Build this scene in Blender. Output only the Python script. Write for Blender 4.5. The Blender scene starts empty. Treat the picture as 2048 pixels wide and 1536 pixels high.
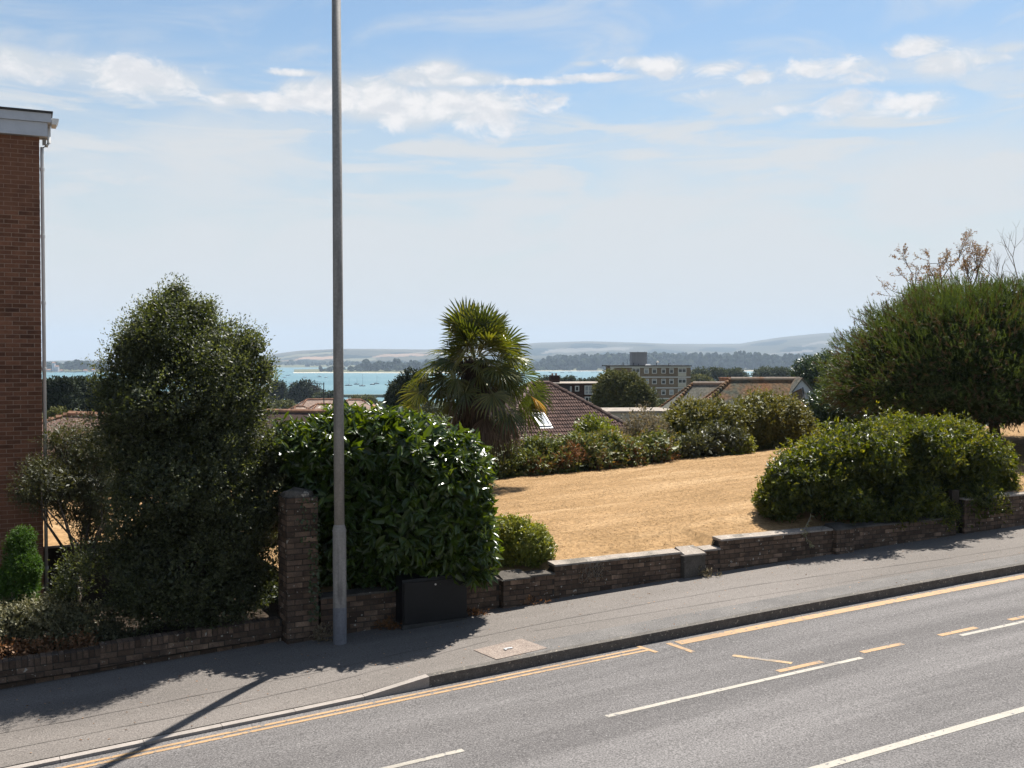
import bpy, math, random
import numpy as np
from mathutils import Matrix, Vector

scene = bpy.context.scene
col = scene.collection
R = math.radians
rng = np.random.default_rng(7)
random.seed(7)

# ------------------------------------------------------------------ camera
CAMZ = 30.0                      # metres above the harbour water
FPX, CX, CY, HOR = 2080.0, 1024.0, 768.0, 720.0
PITCH = math.atan((CY - HOR) / FPX)
cam_d = bpy.data.cameras.new('camera')
cam = bpy.data.objects.new('camera', cam_d)
col.objects.link(cam)
cam.location = (0, 0, CAMZ)
cam.rotation_euler = (math.pi / 2 - PITCH, 0, 0)
cam_d.sensor_width = 36.0
cam_d.lens = 36.0 * FPX / 2048.0
cam_d.clip_start = 0.1
cam_d.clip_end = 40000
scene.camera = cam

# ------------------------------------------------------------------ world, sun, exposure
SUN_EL, SUN_AZ = R(59.0), R(26.0)          # azimuth from +Y towards +X
SKY_STRENGTH = 0.052
SUN_STRENGTH = 5.0
EXPOSURE = 1.15
HAZE = 1.1e-4

world = bpy.data.worlds.new('World')
scene.world = world
world.use_nodes = True
NT = world.node_tree
for n in list(NT.nodes):
    NT.nodes.remove(n)


class G:
    """small helper for chaining nodes in one tree"""
    def __init__(self, nt):
        self.nt = nt

    def n(self, typ, **kw):
        nd = self.nt.nodes.new(typ)
        for k, v in kw.items():
            setattr(nd, k, v)
        return nd

    def put(self, sock, v):
        if hasattr(v, 'is_linked') or hasattr(v, 'links'):
            self.nt.links.new(v, sock)
        else:
            sock.default_value = v

    def m(self, op, a, b=0.0, c=0.0, clamp=False):
        nd = self.n('ShaderNodeMath', operation=op)
        nd.use_clamp = clamp
        self.put(nd.inputs[0], a)
        self.put(nd.inputs[1], b)
        self.put(nd.inputs[2], c)
        return nd.outputs[0]

    def smooth(self, v, lo, hi, a=0.0, b=1.0):
        nd = self.n('ShaderNodeMapRange', interpolation_type='SMOOTHSTEP')
        self.put(nd.inputs[0], v)
        self.put(nd.inputs[1], lo)
        self.put(nd.inputs[2], hi)
        self.put(nd.inputs[3], a)
        self.put(nd.inputs[4], b)
        return nd.outputs[0]

    def mix(self, f, a, b, mode='MIX'):
        nd = self.n('ShaderNodeMix', data_type='RGBA', blend_type=mode)
        self.put(nd.inputs[0], f)
        self.put(nd.inputs[6], a if not isinstance(a, tuple) else (*a[:3], 1))
        self.put(nd.inputs[7], b if not isinstance(b, tuple) else (*b[:3], 1))
        return nd.outputs[2]

    def noise(self, vec, scale, detail=4, rough=0.5, dist=0.0, lac=2.0):
        nd = self.n('ShaderNodeTexNoise')
        if vec is not None:
            self.nt.links.new(vec, nd.inputs['Vector'])
        nd.inputs['Scale'].default_value = scale
        nd.inputs['Detail'].default_value = detail
        nd.inputs['Roughness'].default_value = rough
        nd.inputs['Distortion'].default_value = dist
        nd.inputs['Lacunarity'].default_value = lac
        return nd.outputs['Fac']

    def comb(self, x, y, z):
        nd = self.n('ShaderNodeCombineXYZ')
        self.put(nd.inputs[0], x)
        self.put(nd.inputs[1], y)
        self.put(nd.inputs[2], z)
        return nd.outputs[0]


g = G(NT)
sky = g.n('ShaderNodeTexSky')
sky.sky_type = 'NISHITA'
sky.sun_disc = False
sky.sun_elevation = SUN_EL
sky.sun_rotation = SUN_AZ
sky.altitude = 30
sky.air_density = 1.0
sky.dust_density = 0.6
sky.ozone_density = 1.2
tc = g.n('ShaderNodeTexCoord')
sep = g.n('ShaderNodeSeparateXYZ')
NT.links.new(tc.outputs['Generated'], sep.inputs[0])
dx, dy, dz = sep.outputs
az = g.m('ARCTAN2', dx, dy)                 # 0 straight ahead, radians
el = g.m('ARCSINE', dz)


def ang(px, py):
    return math.atan((px - CX) / FPX), math.atan((HOR - py) / FPX)


warp = g.comb(g.m('MULTIPLY', az, 1.0), g.m('MULTIPLY', el, 1.7), 0.37)
n_big = g.noise(warp, 7.0, 7, 0.55)
n_fin = g.noise(warp, 24.0, 10, 0.64, 0.5)
n_str = g.noise(g.comb(g.m('MULTIPLY', az, 2.2), g.m('MULTIPLY', el, 13.0), 0.9), 3.0, 6, 0.55, 0.6)
n_veil = g.noise(g.comb(g.m('MULTIPLY', az, 1.6), g.m('MULTIPLY', el, 5.5), 4.2), 2.4, 5, 0.5, 0.4)
# heaps of cumulus: (px, py, half width, half height, weight)
HEAPS = [(60, 182, 110, 30, .62), (180, 176, 110, 24, .66), (285, 184, 95, 34, 1.0), (345, 205, 60, 18, .6), (490, 214, 60, 15, .9), (560, 212, 55, 18, .9),
         (620, 196, 48, 30, 1.1), (665, 192, 50, 34, 1.1), (740, 198, 70, 40, 1.15), (815, 214, 70, 36, 1.05), (900, 208, 70, 34, .95), (975, 212, 70, 38, 1.0),
         (1015, 240, 50, 40, .7), (830, 158, 40, 18, .95), (875, 150, 36, 22, 1.0), (945, 160, 60, 14, .9), (1060, 166, 80, 7, .8),
         (1165, 131, 26, 7, .7), (1215, 127, 22, 7, .6), (1210, 159, 90, 9, .8), (1275, 130, 40, 16, .95), (1320, 138, 44, 24, 1.05), (1430, 148, 50, 18, .75),
         (1440, 200, 60, 22, .7), (1510, 168, 36, 18, .85), (1620, 158, 50, 22, .85), (1690, 160, 60, 24, .8), (1750, 172, 50, 22, .65), (1835, 136, 40, 20, .9),
         (1800, 168, 50, 16, .65), (1880, 170, 60, 30, .85), (1940, 172, 50, 14, .7), (1690, 232, 50, 26, .8), (1730, 250, 50, 16, .7), (1820, 238, 55, 24, .72),
         (2005, 158, 34, 10, .6), (590, 160, 50, 8, .8), (1090, 205, 40, 24, .55), (1580, 238, 60, 10, .55), (70, 214, 46, 10, .45), (20, 172, 60, 24, .7)]
heap = None
for (px, py, w, h, wt) in HEAPS:
    a0, e0 = ang(px, py + h * .25)
    qa = g.m('MULTIPLY', g.m('SUBTRACT', az, a0), FPX / (w * 1.15))
    qe = g.m('MULTIPLY', g.m('SUBTRACT', el, e0), FPX / (h * .85))
    q = g.m('ADD', g.m('MULTIPLY', qa, qa), g.m('MULTIPLY', qe, qe))
    bl = g.m('MULTIPLY', g.m('EXPONENT', g.m('MULTIPLY', q, -0.6)), wt)
    heap = bl if heap is None else g.m('MAXIMUM', heap, bl)
# the same band of cumulus goes on round the horizon outside the frame
out_of_frame = g.smooth(g.m('ABSOLUTE', az), 0.50, 0.62)
band = g.m('MULTIPLY', g.smooth(el, 0.20, 0.25), g.smooth(el, 0.29, 0.25))
heap = g.m('MAXIMUM', heap, g.m('MULTIPLY', g.m('MULTIPLY', band, out_of_frame), g.smooth(n_big, 0.4, 0.62)))
hv = g.m('ADD', heap, g.m('MULTIPLY', g.m('SUBTRACT', n_fin, 0.50), 3.6))
cum = g.m('MULTIPLY', g.smooth(hv, 0.30, 1.00), g.smooth(heap, 0.08, 0.40))
# high thin veil: closed low down, torn open higher up
veil = g.m('MULTIPLY', g.smooth(g.m('ADD', el, g.m('MULTIPLY', g.m('SUBTRACT', n_veil, 0.5), 0.30)), 0.245, 0.135), 0.90)
n_tear = g.noise(g.comb(g.m('MULTIPLY', az, 2.2), g.m('MULTIPLY', el, 8.0), 2.6), 2.2, 6, 0.55, 0.5)
veil = g.m('MULTIPLY', veil, g.m('SUBTRACT', 1.0, g.m('MULTIPLY', g.m('MULTIPLY', g.smooth(n_tear, 0.47, 0.64), g.smooth(el, 0.05, 0.14)), 0.62)))
mid = g.m('MULTIPLY', g.smooth(el, 0.10, 0.16), g.smooth(el, 0.30, 0.20))
streak = g.m('MULTIPLY', g.m('MULTIPLY', g.smooth(n_str, 0.42, 0.62), mid), 0.92)
n_cir = g.noise(g.comb(g.m('MULTIPLY_ADD', az, 2.0, g.m('MULTIPLY', el, 1.5)), g.m('MULTIPLY_ADD', el, 7.0, g.m('MULTIPLY', az, -1.2)), 7.7), 2.6, 8, 0.58, 0.9)
cirrus = g.m('MULTIPLY', g.smooth(n_cir, 0.42, 0.74), 0.52)
halo = g.m('MULTIPLY', g.smooth(g.m('ADD', heap, g.m('MULTIPLY', g.m('SUBTRACT', n_big, 0.5), 1.4)), 0.02, 0.85), 0.80)
cir = g.m('MAXIMUM', g.m('MAXIMUM', veil, halo), g.m('MAXIMUM', streak, cirrus))
base = g.n('ShaderNodeVectorMath', operation='SCALE')
NT.links.new(sky.outputs[0], base.inputs[0])
base.inputs['Scale'].default_value = SKY_STRENGTH
# haze whitens the lowest degrees
CL_VEIL = (0.334, 0.338, 0.340)
CL_CUM = (0.435, 0.422, 0.416)
blue = g.mix(1.0, base.outputs[0], (0.96, 1.07, 1.08), 'MULTIPLY')
c1 = g.mix(g.smooth(el, 0.32, 0.0, 0.0, 0.85), blue, (0.300, 0.308, 0.282))
c2 = g.mix(cir, c1, CL_VEIL)
# sunlit tops, faintly grey undersides
tone = g.smooth(g.noise(g.comb(az, g.m('MULTIPLY', el, 1.7), 3.1), 34.0, 6, 0.6), 0.36, 0.60)
c3 = g.mix(g.m('MULTIPLY', cum, 0.86), c2, g.mix(tone, (0.345, 0.348, 0.362), CL_CUM))
bg = g.n('ShaderNodeBackground')
NT.links.new(c3, bg.inputs[0])
bg.inputs[1].default_value = 1.0
wo = g.n('ShaderNodeOutputWorld')
NT.links.new(bg.outputs[0], wo.inputs[0])

sun_d = bpy.data.lights.new('sun', 'SUN')
sun_d.energy = SUN_STRENGTH
sun_d.angle = R(0.53)
sun_d.color = (1.0, 0.955, 0.88)
sun = bpy.data.objects.new('sun', sun_d)
col.objects.link(sun)
sdir = Vector((math.sin(SUN_AZ) * math.cos(SUN_EL), math.cos(SUN_AZ) * math.cos(SUN_EL), math.sin(SUN_EL)))
sun.rotation_euler = (-sdir).to_track_quat('-Z', 'Y').to_euler()
sun.location = (10, 10, 80)

scene.view_settings.view_transform = 'Standard'
scene.view_settings.look = 'None'
scene.view_settings.gamma = 1.0
scene.view_settings.exposure = EXPOSURE
scene.view_settings.use_curve_mapping = False
scene.cycles.max_bounces = 8
scene.cycles.diffuse_bounces = 3
scene.cycles.glossy_bounces = 3
scene.cycles.transmission_bounces = 4
scene.cycles.volume_bounces = 0
scene.cycles.transparent_max_bounces = 8
scene.cycles.use_denoising = True

# ------------------------------------------------------------------ survey: the street's own frame
TH = R(27.326)                               # the road runs 27 degrees off the view's left-right
C_, S_ = math.cos(TH), math.sin(TH)
H0, GR, KA, G2 = 4.660, 0.05044, -0.000925, -0.00104


def xy(u, v):
    v = v + KA * u * u / 2
    return u * C_ - v * S_, u * S_ + v * C_


def zroad(u):
    u = np.minimum(u, 40.0)
    return CAMZ - H0 + GR * u + G2 * u * u / 2


def pw(u, v, z):
    X, Y = xy(u, v)
    return np.array([X, Y, z])


def at(px, py, Y):
    x = (px - CX) / FPX
    y = -(py - CY) / FPX
    d = np.array([x, math.cos(PITCH) + y * math.sin(PITCH), -math.sin(PITCH) + y * math.cos(PITCH)])
    return d * (Y / d[1]) + np.array([0, 0, CAMZ])


_us = np.linspace(-14, 60, 7401)


def u_of(px, v, up=0.12):
    X, Y = xy(_us, v)
    Z = zroad(_us) + up - CAMZ
    q = CX + FPX * X / (Y * math.cos(PITCH) - Z * math.sin(PITCH))
    return float(np.interp(px, q, _us))


def lawn_z(u):
    return CAMZ - 3.40 + 0.045 * (np.minimum(u, 36) - 9.5)


TY = np.array([0, 24, 30, 42, 60, 100, 180, 300, 500, 640, 690, 760])
TZ = np.array([-4.9, -4.9, -5.6, -8.0, -9.0, -12.5, -17.5, -22.5, -27.0, -29.2, -30.6, -31.0])


def terrain(X, Y):
    return CAMZ + np.interp(Y, TY, TZ) + 0.25 * np.sin(X * .11 + Y * .07)


# ------------------------------------------------------------------ object helpers
def link(o, parent=None):
    col.objects.link(o)
    if parent is not None:
        o.parent = parent
        o.matrix_parent_inverse = Matrix.Translation(-wloc(parent))
    return o


_W = {}


def wloc(o):
    """where the parent's own frame stands (parents are only ever moved, never turned)"""
    return _W.get(o.name, Vector((0, 0, 0)))


def tag(o, label=None, cat=None, group=None, kind=None):
    if label: o['label'] = label
    if cat: o['category'] = cat
    if group: o['group'] = group
    if kind: o['kind'] = kind
    return o


def thing(name, loc, label, cat, group=None):
    o = bpy.data.objects.new(name, None)
    o.empty_display_size = 0.2
    o.location = Vector([float(c) for c in loc])
    col.objects.link(o)
    _W[o.name] = o.location.copy()
    return tag(o, label, cat, group)


def fast_mesh(name, V, F, mats=(), rnd=None, smooth=False, midx=None):
    """V (n,3), F (m,k) all faces with the same number of corners, or list of such arrays"""
    V = np.asarray(V, dtype=np.float32)
    Fs = F if isinstance(F, list) else [F]
    Fs = [np.asarray(f, dtype=np.int32) for f in Fs if len(f)]
    me = bpy.data.meshes.new(name)
    nl = sum(f.size for f in Fs)
    nf = sum(len(f) for f in Fs)
    me.vertices.add(len(V))
    me.vertices.foreach_set('co', V.ravel())
    me.loops.add(nl)
    me.loops.foreach_set('vertex_index', np.concatenate([f.ravel() for f in Fs]))
    tot = np.concatenate([np.full(len(f), f.shape[1], np.int32) for f in Fs])
    me.polygons.add(nf)
    me.polygons.foreach_set('loop_start', np.concatenate([[0], np.cumsum(tot)[:-1]]).astype(np.int32))
    for m in mats:
        me.materials.append(m)
    if midx is not None:
        me.polygons.foreach_set('material_index', np.asarray(midx, np.int32))
    me.polygons.foreach_set('use_smooth', np.full(nf, bool(smooth)))
    me.update(calc_edges=True)
    if rnd is not None:
        at_ = me.attributes.new('rnd', 'FLOAT', 'FACE')
        at_.data.foreach_set('value', np.asarray(rnd, np.float32))
    return me


def part(name, me, parent, label=None, kind=None):
    o = bpy.data.objects.new(name, me)
    link(o, parent)
    if label: o['label'] = label
    if kind: o['kind'] = kind
    return o


def solo(name, me, label=None, cat=None, group=None, kind=None):
    """a thing that is one mesh: origin moved to the middle of its foot"""
    n = len(me.vertices)
    co = np.empty(n * 3, np.float32)
    me.vertices.foreach_get('co', co)
    co = co.reshape(-1, 3)
    lo, hi = co.min(0), co.max(0)
    b = np.array([(lo[0] + hi[0]) / 2, (lo[1] + hi[1]) / 2, lo[2]])
    me.vertices.foreach_set('co', (co - b).astype(np.float32).ravel())
    o = bpy.data.objects.new(name, me)
    o.location = b.tolist()
    col.objects.link(o)
    _W[o.name] = o.location.copy()
    return tag(o, label, cat, group, kind)


def struct(name, me, kind='structure'):
    o = bpy.data.objects.new(name, me)
    col.objects.link(o)
    o['kind'] = kind
    return o


class MB:
    """collects boxes, prisms and tubes into one mesh"""
    def __init__(self):
        self.v, self.q, self.t, self.n = [], [], [], 0
        self.big = []

    def add(self, V, Q=(), T=()):
        V = np.asarray(V, float).reshape(-1, 3)
        self.v.append(V)
        for f in Q: self.q.append([i + self.n for i in f])
        for f in T: self.t.append([i + self.n for i in f])
        self.n += len(V)
        return self

    def hexa(self, P):
        """8 corners: bottom ring then top ring"""
        return self.add(P, [(3, 2, 1, 0), (4, 5, 6, 7), (0, 1, 5, 4), (1, 2, 6, 5), (2, 3, 7, 6), (3, 0, 4, 7)])

    def box(self, o, ax, ay, az_):
        """corner o and three edge vectors"""
        o, ax, ay, az_ = [np.asarray(c, float) for c in (o, ax, ay, az_)]
        return self.hexa([o, o + ax, o + ax + ay, o + ay, o + az_, o + ax + az_, o + ax + ay + az_, o + ay + az_])

    def tube(self, pts, rad, k=8, cap=True):
        pts = [np.asarray(p, float) for p in pts]
        rad = rad if hasattr(rad, '__len__') else [rad] * len(pts)
        base = self.n
        V = []
        for i, p in enumerate(pts):
            d = pts[min(i + 1, len(pts) - 1)] - pts[max(i - 1, 0)]
            d = d / (np.linalg.norm(d) + 1e-9)
            a = np.cross(d, [0.31, 0.17, 0.93] if abs(d[2]) < .9 else [1, 0, 0])
            a /= np.linalg.norm(a)
            b = np.cross(d, a)
            for j in range(k):
                t = 2 * math.pi * j / k
                V.append(p + rad[i] * (math.cos(t) * a + math.sin(t) * b))
        self.v.append(np.array(V))
        for i in range(len(pts) - 1):
            for j in range(k):
                a0 = base + i * k + j
                a1 = base + i * k + (j + 1) % k
                self.q.append([a0, a1, a1 + k, a0 + k])
        self.n += len(V)
        if cap:
            for i, s in ((0, 1), (len(pts) - 1, -1)):
                c = self.n
                self.v.append(pts[i][None])
                self.n += 1
                for j in range(k):
                    e = [c, base + i * k + (j + 1) % k, base + i * k + j]
                    self.t.append(e if s > 0 else e[::-1])
        return self

    def mesh(self, name, *mats, smooth=False):
        Fs = []
        if self.q: Fs.append(np.array(self.q, np.int32))
        if self.t: Fs.append(np.array(self.t, np.int32))
        return fast_mesh(name, np.concatenate(self.v), Fs, mats, smooth=smooth)


U3 = np.array([C_, S_, 0.0])                 # along the road, uphill
V3 = np.array([-S_, C_, 0.0])                # across, away from the camera
Z3 = np.array([0, 0, 1.0])

# ------------------------------------------------------------------ materials
def newmat(name):
    m = bpy.data.materials.new(name)
    m.use_nodes = True
    nt = m.node_tree
    for n in list(nt.nodes):
        nt.nodes.remove(n)
    gg = G(nt)
    out = gg.n('ShaderNodeOutputMaterial')
    return m, gg, out


ALB = 0.78        # one albedo scale for all mineral surfaces, set together with the exposure


def surf(name, cols, scale=4.0, rough=0.85, spec=0.3, bump=0.0, bscale=None, per_object=0.0, per_face=0.0,
         stretch=None, along=None, spots=None, fine=None, metal=0.0, detail=6, coord='Object', contrast=0.22):
    """noise-mixed principled surface; cols = two or three base colours"""
    cols = [tuple(ALB * x for x in c) for c in cols]
    if spots: spots = (spots[0], spots[1], tuple(ALB * x for x in spots[2]))
    m, q, out = newmat(name)
    tcn = q.n('ShaderNodeTexCoord')
    vec = tcn.outputs[coord] if coord != 'Position' else q.n('ShaderNodeNewGeometry').outputs['Position']
    if along:
        gp = q.n('ShaderNodeNewGeometry').outputs['Position']
        du = q.n('ShaderNodeVectorMath', operation='DOT_PRODUCT'); dv = q.n('ShaderNodeVectorMath', operation='DOT_PRODUCT')
        q.nt.links.new(gp, du.inputs[0]); q.nt.links.new(gp, dv.inputs[0])
        du.inputs[1].default_value = U3.tolist(); dv.inputs[1].default_value = V3.tolist()
        vecs = q.comb(q.m('MULTIPLY', du.outputs['Value'], along[0]), q.m('MULTIPLY', dv.outputs['Value'], along[1]), 0.0)
    elif stretch:
        mp = q.n('ShaderNodeMapping')
        mp.inputs['Scale'].default_value = stretch[0]
        if len(stretch) > 1: mp.inputs['Rotation'].default_value = stretch[1]
        q.nt.links.new(vec, mp.inputs[0])
        vecs = mp.outputs[0]
    else:
        vecs = vec
    if per_object:
        oi = q.n('ShaderNodeObjectInfo')
        off = q.n('ShaderNodeVectorMath', operation='ADD')
        q.nt.links.new(vecs, off.inputs[0])
        q.nt.links.new(oi.outputs['Random'], off.inputs[1])
        sc = q.n('ShaderNodeVectorMath', operation='MULTIPLY_ADD')
        q.nt.links.new(oi.outputs['Random'], sc.inputs[0])
        sc.inputs[1].default_value = (37, 53, 71)
        q.nt.links.new(vecs, sc.inputs[2])
        vecs = sc.outputs[0]
    f = q.smooth(q.noise(vecs, scale, detail, 0.6), 0.5 - contrast, 0.5 + contrast)
    c = q.mix(f, cols[0], cols[1])
    if len(cols) > 2:
        f2 = q.smooth(q.noise(vecs, scale * 0.31, 4, 0.6, 0.5), 0.5, 0.68)
        c = q.mix(f2, c, cols[2])
    if fine:
        ff = q.smooth(q.noise(vec, fine[0], 3, 0.7), 0.3, 0.7, 1 - fine[1], 1 + fine[1])
        c = q.mix(1.0, c, q.comb(ff, ff, ff), 'MULTIPLY')
    if per_object:
        r = q.m('MULTIPLY_ADD', oi.outputs['Random'], 2 * per_object, 1 - per_object)
        c = q.mix(1.0, c, q.comb(r, r, r), 'MULTIPLY')
    if per_face:
        an = q.n('ShaderNodeAttribute', attribute_name='rnd')
        r = q.m('MULTIPLY_ADD', an.outputs['Fac'], 2 * per_face, 1 - per_face)
        c = q.mix(1.0, c, q.comb(r, r, r), 'MULTIPLY')
    if spots:   # (scale, threshold, colour): lichen, flecks
        sn = q.smooth(q.noise(vec if not per_object else vecs, spots[0], 2, 0.5), spots[1], spots[1] + 0.05)
        c = q.mix(sn, c, spots[2])
    p = q.n('ShaderNodeBsdfPrincipled')
    q.nt.links.new(c, p.inputs['Base Color'])
    p.inputs['Roughness'].default_value = rough
    p.inputs['Specular IOR Level'].default_value = spec
    p.inputs['Metallic'].default_value = metal
    if bump:
        b = q.n('ShaderNodeBump')
        b.inputs['Strength'].default_value = 1.0
        b.inputs['Distance'].default_value = bump
        q.nt.links.new(q.noise(vec, bscale or scale * 3, 6, 0.65), b.inputs['Height'])
        q.nt.links.new(b.outputs[0], p.inputs['Normal'])
    q.nt.links.new(p.outputs[0], out.inputs[0])
    return m


def leafmat(name, cols, rough=0.5, spec=0.35, trans=0.28, tcol=None, source='rnd', spread=(0.0, 1.0)):
    """cols = dark, mid, light leaf colours picked leaf by leaf"""
    m, q, out = newmat(name)
    if source == 'rnd':
        r = q.n('ShaderNodeAttribute', attribute_name='rnd').outputs['Fac']
    else:
        r = q.n('ShaderNodeObjectInfo').outputs['Random']
    rp = q.n('ShaderNodeValToRGB')
    els = rp.color_ramp.elements
    while len(els) < len(cols): els.new(0.5)
    for i, cc in enumerate(cols):
        els[i].position = spread[0] + (spread[1] - spread[0]) * i / (len(cols) - 1)
        els[i].color = (*cc, 1)
    q.nt.links.new(r, rp.inputs[0])
    p = q.n('ShaderNodeBsdfPrincipled')
    q.nt.links.new(rp.outputs[0], p.inputs['Base Color'])
    p.inputs['Roughness'].default_value = rough
    p.inputs['Specular IOR Level'].default_value = spec
    t = q.n('ShaderNodeBsdfTranslucent')
    tc_ = q.mix(1.0, rp.outputs[0], tcol or (1.5, 1.35, 0.55), 'MULTIPLY')
    q.nt.links.new(tc_, t.inputs[0])
    mx = q.n('ShaderNodeMixShader')
    mx.inputs[0].default_value = trans
    q.nt.links.new(p.outputs[0], mx.inputs[1])
    q.nt.links.new(t.outputs[0], mx.inputs[2])
    q.nt.links.new(mx.outputs[0], out.inputs[0])
    return m
M = {}
M['asphalt'] = surf('asphalt', [(0.108, 0.100, 0.098), (0.178, 0.166, 0.162), (0.085, 0.078, 0.076)], 1.0, 0.88, 0.25, 0.004, 70,
                    along=(0.07, 0.85), fine=(46, 0.52), spots=(55, 0.66, (0.36, 0.345, 0.33)), coord='Position', detail=5, contrast=0.15)
M['pavement'] = surf('pavement_tarmac', [(0.158, 0.140, 0.126), (0.205, 0.182, 0.165), (0.130, 0.116, 0.106)], 0.8, 0.9, 0.2, 0.003, 80,
                     along=(0.25, 1.3), fine=(60, 0.40), spots=(50, 0.70, (0.42, 0.39, 0.36)), coord='Position')
M['pavement_patch'] = surf('pavement_patch', [(0.132, 0.123, 0.117), (0.175, 0.162, 0.152)], 1.5, 0.9, 0.2, 0.003, 80, fine=(60, 0.45),
                           coord='Position')
M['cover'] = surf('chipped_concrete', [(0.215, 0.168, 0.14), (0.285, 0.228, 0.19)], 9, 0.85, 0.25, 0.004, 60, fine=(45, 0.35),
                  spots=(38, 0.62, (0.42, 0.36, 0.31)), coord='Position')
M['kerb_pale'] = surf('pale_concrete_kerb', [(0.32, 0.285, 0.255), (0.39, 0.345, 0.31)], 5, 0.85, 0.2, 0.002, 60, per_object=0.06, fine=(70, 0.16))
M['kerb_dark'] = surf('dark_stone_kerb', [(0.105, 0.094, 0.084), (0.15, 0.135, 0.12)], 7, 0.9, 0.2, 0.008, 30, per_object=0.03, fine=(60, 0.3),
                      spots=(22, 0.64, (0.34, 0.30, 0.24)))
M['white_paint'] = surf('white_road_paint', [(0.37, 0.34, 0.29), (0.42, 0.385, 0.33), (0.31, 0.28, 0.24)], 3, 0.75, 0.3, 0.002, 90, fine=(60, 0.16), spots=(13, 0.62, (0.19, 0.178, 0.172)), coord='Position')
M['yellow_paint'] = surf('yellow_road_paint', [(0.40, 0.25, 0.125), (0.45, 0.285, 0.15), (0.32, 0.21, 0.12)], 3, 0.75, 0.3, 0.002, 90, fine=(60, 0.18), spots=(13, 0.60, (0.20, 0.17, 0.145)), coord='Position')
M['yellow_worn'] = surf('worn_yellow_road_paint', [(0.55, 0.36, 0.17), (0.30, 0.235, 0.17), (0.20, 0.185, 0.17)], 6, 0.8, 0.3, 0.002, 90, fine=(50, 0.3), coord='Position')
M['old_brick'] = surf('old_brick', [(0.142, 0.095, 0.066), (0.082, 0.059, 0.046), (0.24, 0.163, 0.114)], 5, 0.92, 0.15, 0.004, 60, per_object=0.38,
                      fine=(60, 0.2), spots=(16, 0.67, (0.40, 0.38, 0.33)))
M['old_brick_joined'] = surf('old_brick_joined', [(0.142, 0.095, 0.066), (0.082, 0.059, 0.046), (0.24, 0.163, 0.114)], 5, 0.92, 0.15, 0.004, 60,
                             fine=(60, 0.2), coord='Position')
M['old_mortar'] = surf('old_mortar', [(0.045, 0.039, 0.033), (0.07, 0.06, 0.05), (0.03, 0.027, 0.023)], 6, 0.95, 0.1, 0.006, 40, coord='Position')
M['dark_soil_mortar'] = M['old_mortar']
M['coping'] = surf('weathered_render', [(0.30, 0.255, 0.215), (0.38, 0.325, 0.275), (0.17, 0.15, 0.125)], 5, 0.9, 0.15, 0.006, 40, fine=(50, 0.25),
                   spots=(18, 0.66, (0.52, 0.49, 0.43)), coord='Position')
M['flat_brick'] = surf('flat_block_brick', [(0.180, 0.078, 0.046), (0.235, 0.108, 0.064), (0.135, 0.062, 0.040)], 6, 0.9, 0.2, 0.002, 80, per_object=0.30, fine=(90, 0.15))
M['flat_brick_joined'] = surf('flat_block_brick_joined', [(0.180, 0.078, 0.046), (0.235, 0.108, 0.064), (0.135, 0.062, 0.040)], 6, 0.9, 0.2, 0.002, 80, coord='Position')
M['flat_mortar'] = surf('flat_block_mortar', [(0.33, 0.22, 0.165), (0.39, 0.27, 0.20)], 5, 0.95, 0.1, 0.003, 60, coord='Position')
M['white_board'] = surf('white_fascia', [(0.50, 0.53, 0.59), (0.56, 0.59, 0.65)], 2, 0.55, 0.4, fine=(6, 0.05))
M['white_pipe'] = surf('white_plastic_pipe', [(0.76, 0.76, 0.75), (0.82, 0.82, 0.81)], 4, 0.4, 0.4)
M['felt'] = surf('roof_felt', [(0.045, 0.042, 0.042), (0.07, 0.066, 0.064)], 6, 0.9, 0.2)
M['steel'] = surf('galvanised_steel', [(0.26, 0.245, 0.228), (0.325, 0.308, 0.288), (0.175, 0.165, 0.155)], 2.2, 0.7, 0.3, 0.001, 40,
                  stretch=((6, 6, 0.9),), fine=(30, 0.14), spots=(7, 0.70, (0.13, 0.128, 0.125)), metal=0.0)
M['pole_paint'] = surf('bluish_pole_paint', [(0.145, 0.152, 0.178), (0.19, 0.197, 0.222)], 4, 0.6, 0.4, fine=(30, 0.15), stretch=((5, 5, 1),))
M['cabinet'] = surf('black_cabinet_paint', [(0.008, 0.0085, 0.010), (0.012, 0.0125, 0.014)], 3, 0.5, 0.25, 0.0006, 60, fine=(40, 0.2))
M['metal_dark'] = surf('dark_metal', [(0.05, 0.05, 0.05), (0.08, 0.08, 0.08)], 8, 0.5, 0.5, metal=0.6)
M['lock'] = surf('bare_metal_lock', [(0.5, 0.5, 0.5), (0.6, 0.6, 0.6)], 8, 0.35, 0.5, metal=0.8)
M['dry_grass'] = surf('dry_lawn', [(0.27, 0.166, 0.076), (0.375, 0.236, 0.115), (0.43, 0.285, 0.150)], 0.9, 0.95, 0.1, 0.008, 9, along=(0.55, 2.4),
                      fine=(11, 0.24), coord='Position', detail=8)
M['straw'] = leafmat('straw_blades', [(0.15, 0.092, 0.040), (0.26, 0.165, 0.078), (0.46, 0.325, 0.19)], 0.8, 0.2, 0.3, (1.1, 1.0, 0.8))
M['soil'] = surf('garden_soil', [(0.035, 0.026, 0.018), (0.06, 0.043, 0.03)], 3, 0.95, 0.1, 0.02, 14, fine=(20, 0.35), coord='Position')
M['terrain'] = surf('hillside', [(0.055, 0.062, 0.026), (0.13, 0.115, 0.055), (0.20, 0.165, 0.095)], 0.06, 0.95, 0.1, 0.1, 2, coord='Position', detail=8)
M['wood_dark'] = surf('dark_fence_wood', [(0.035, 0.027, 0.02), (0.055, 0.042, 0.03)], 5, 0.9, 0.2, stretch=((9, 9, 0.8),))


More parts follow.
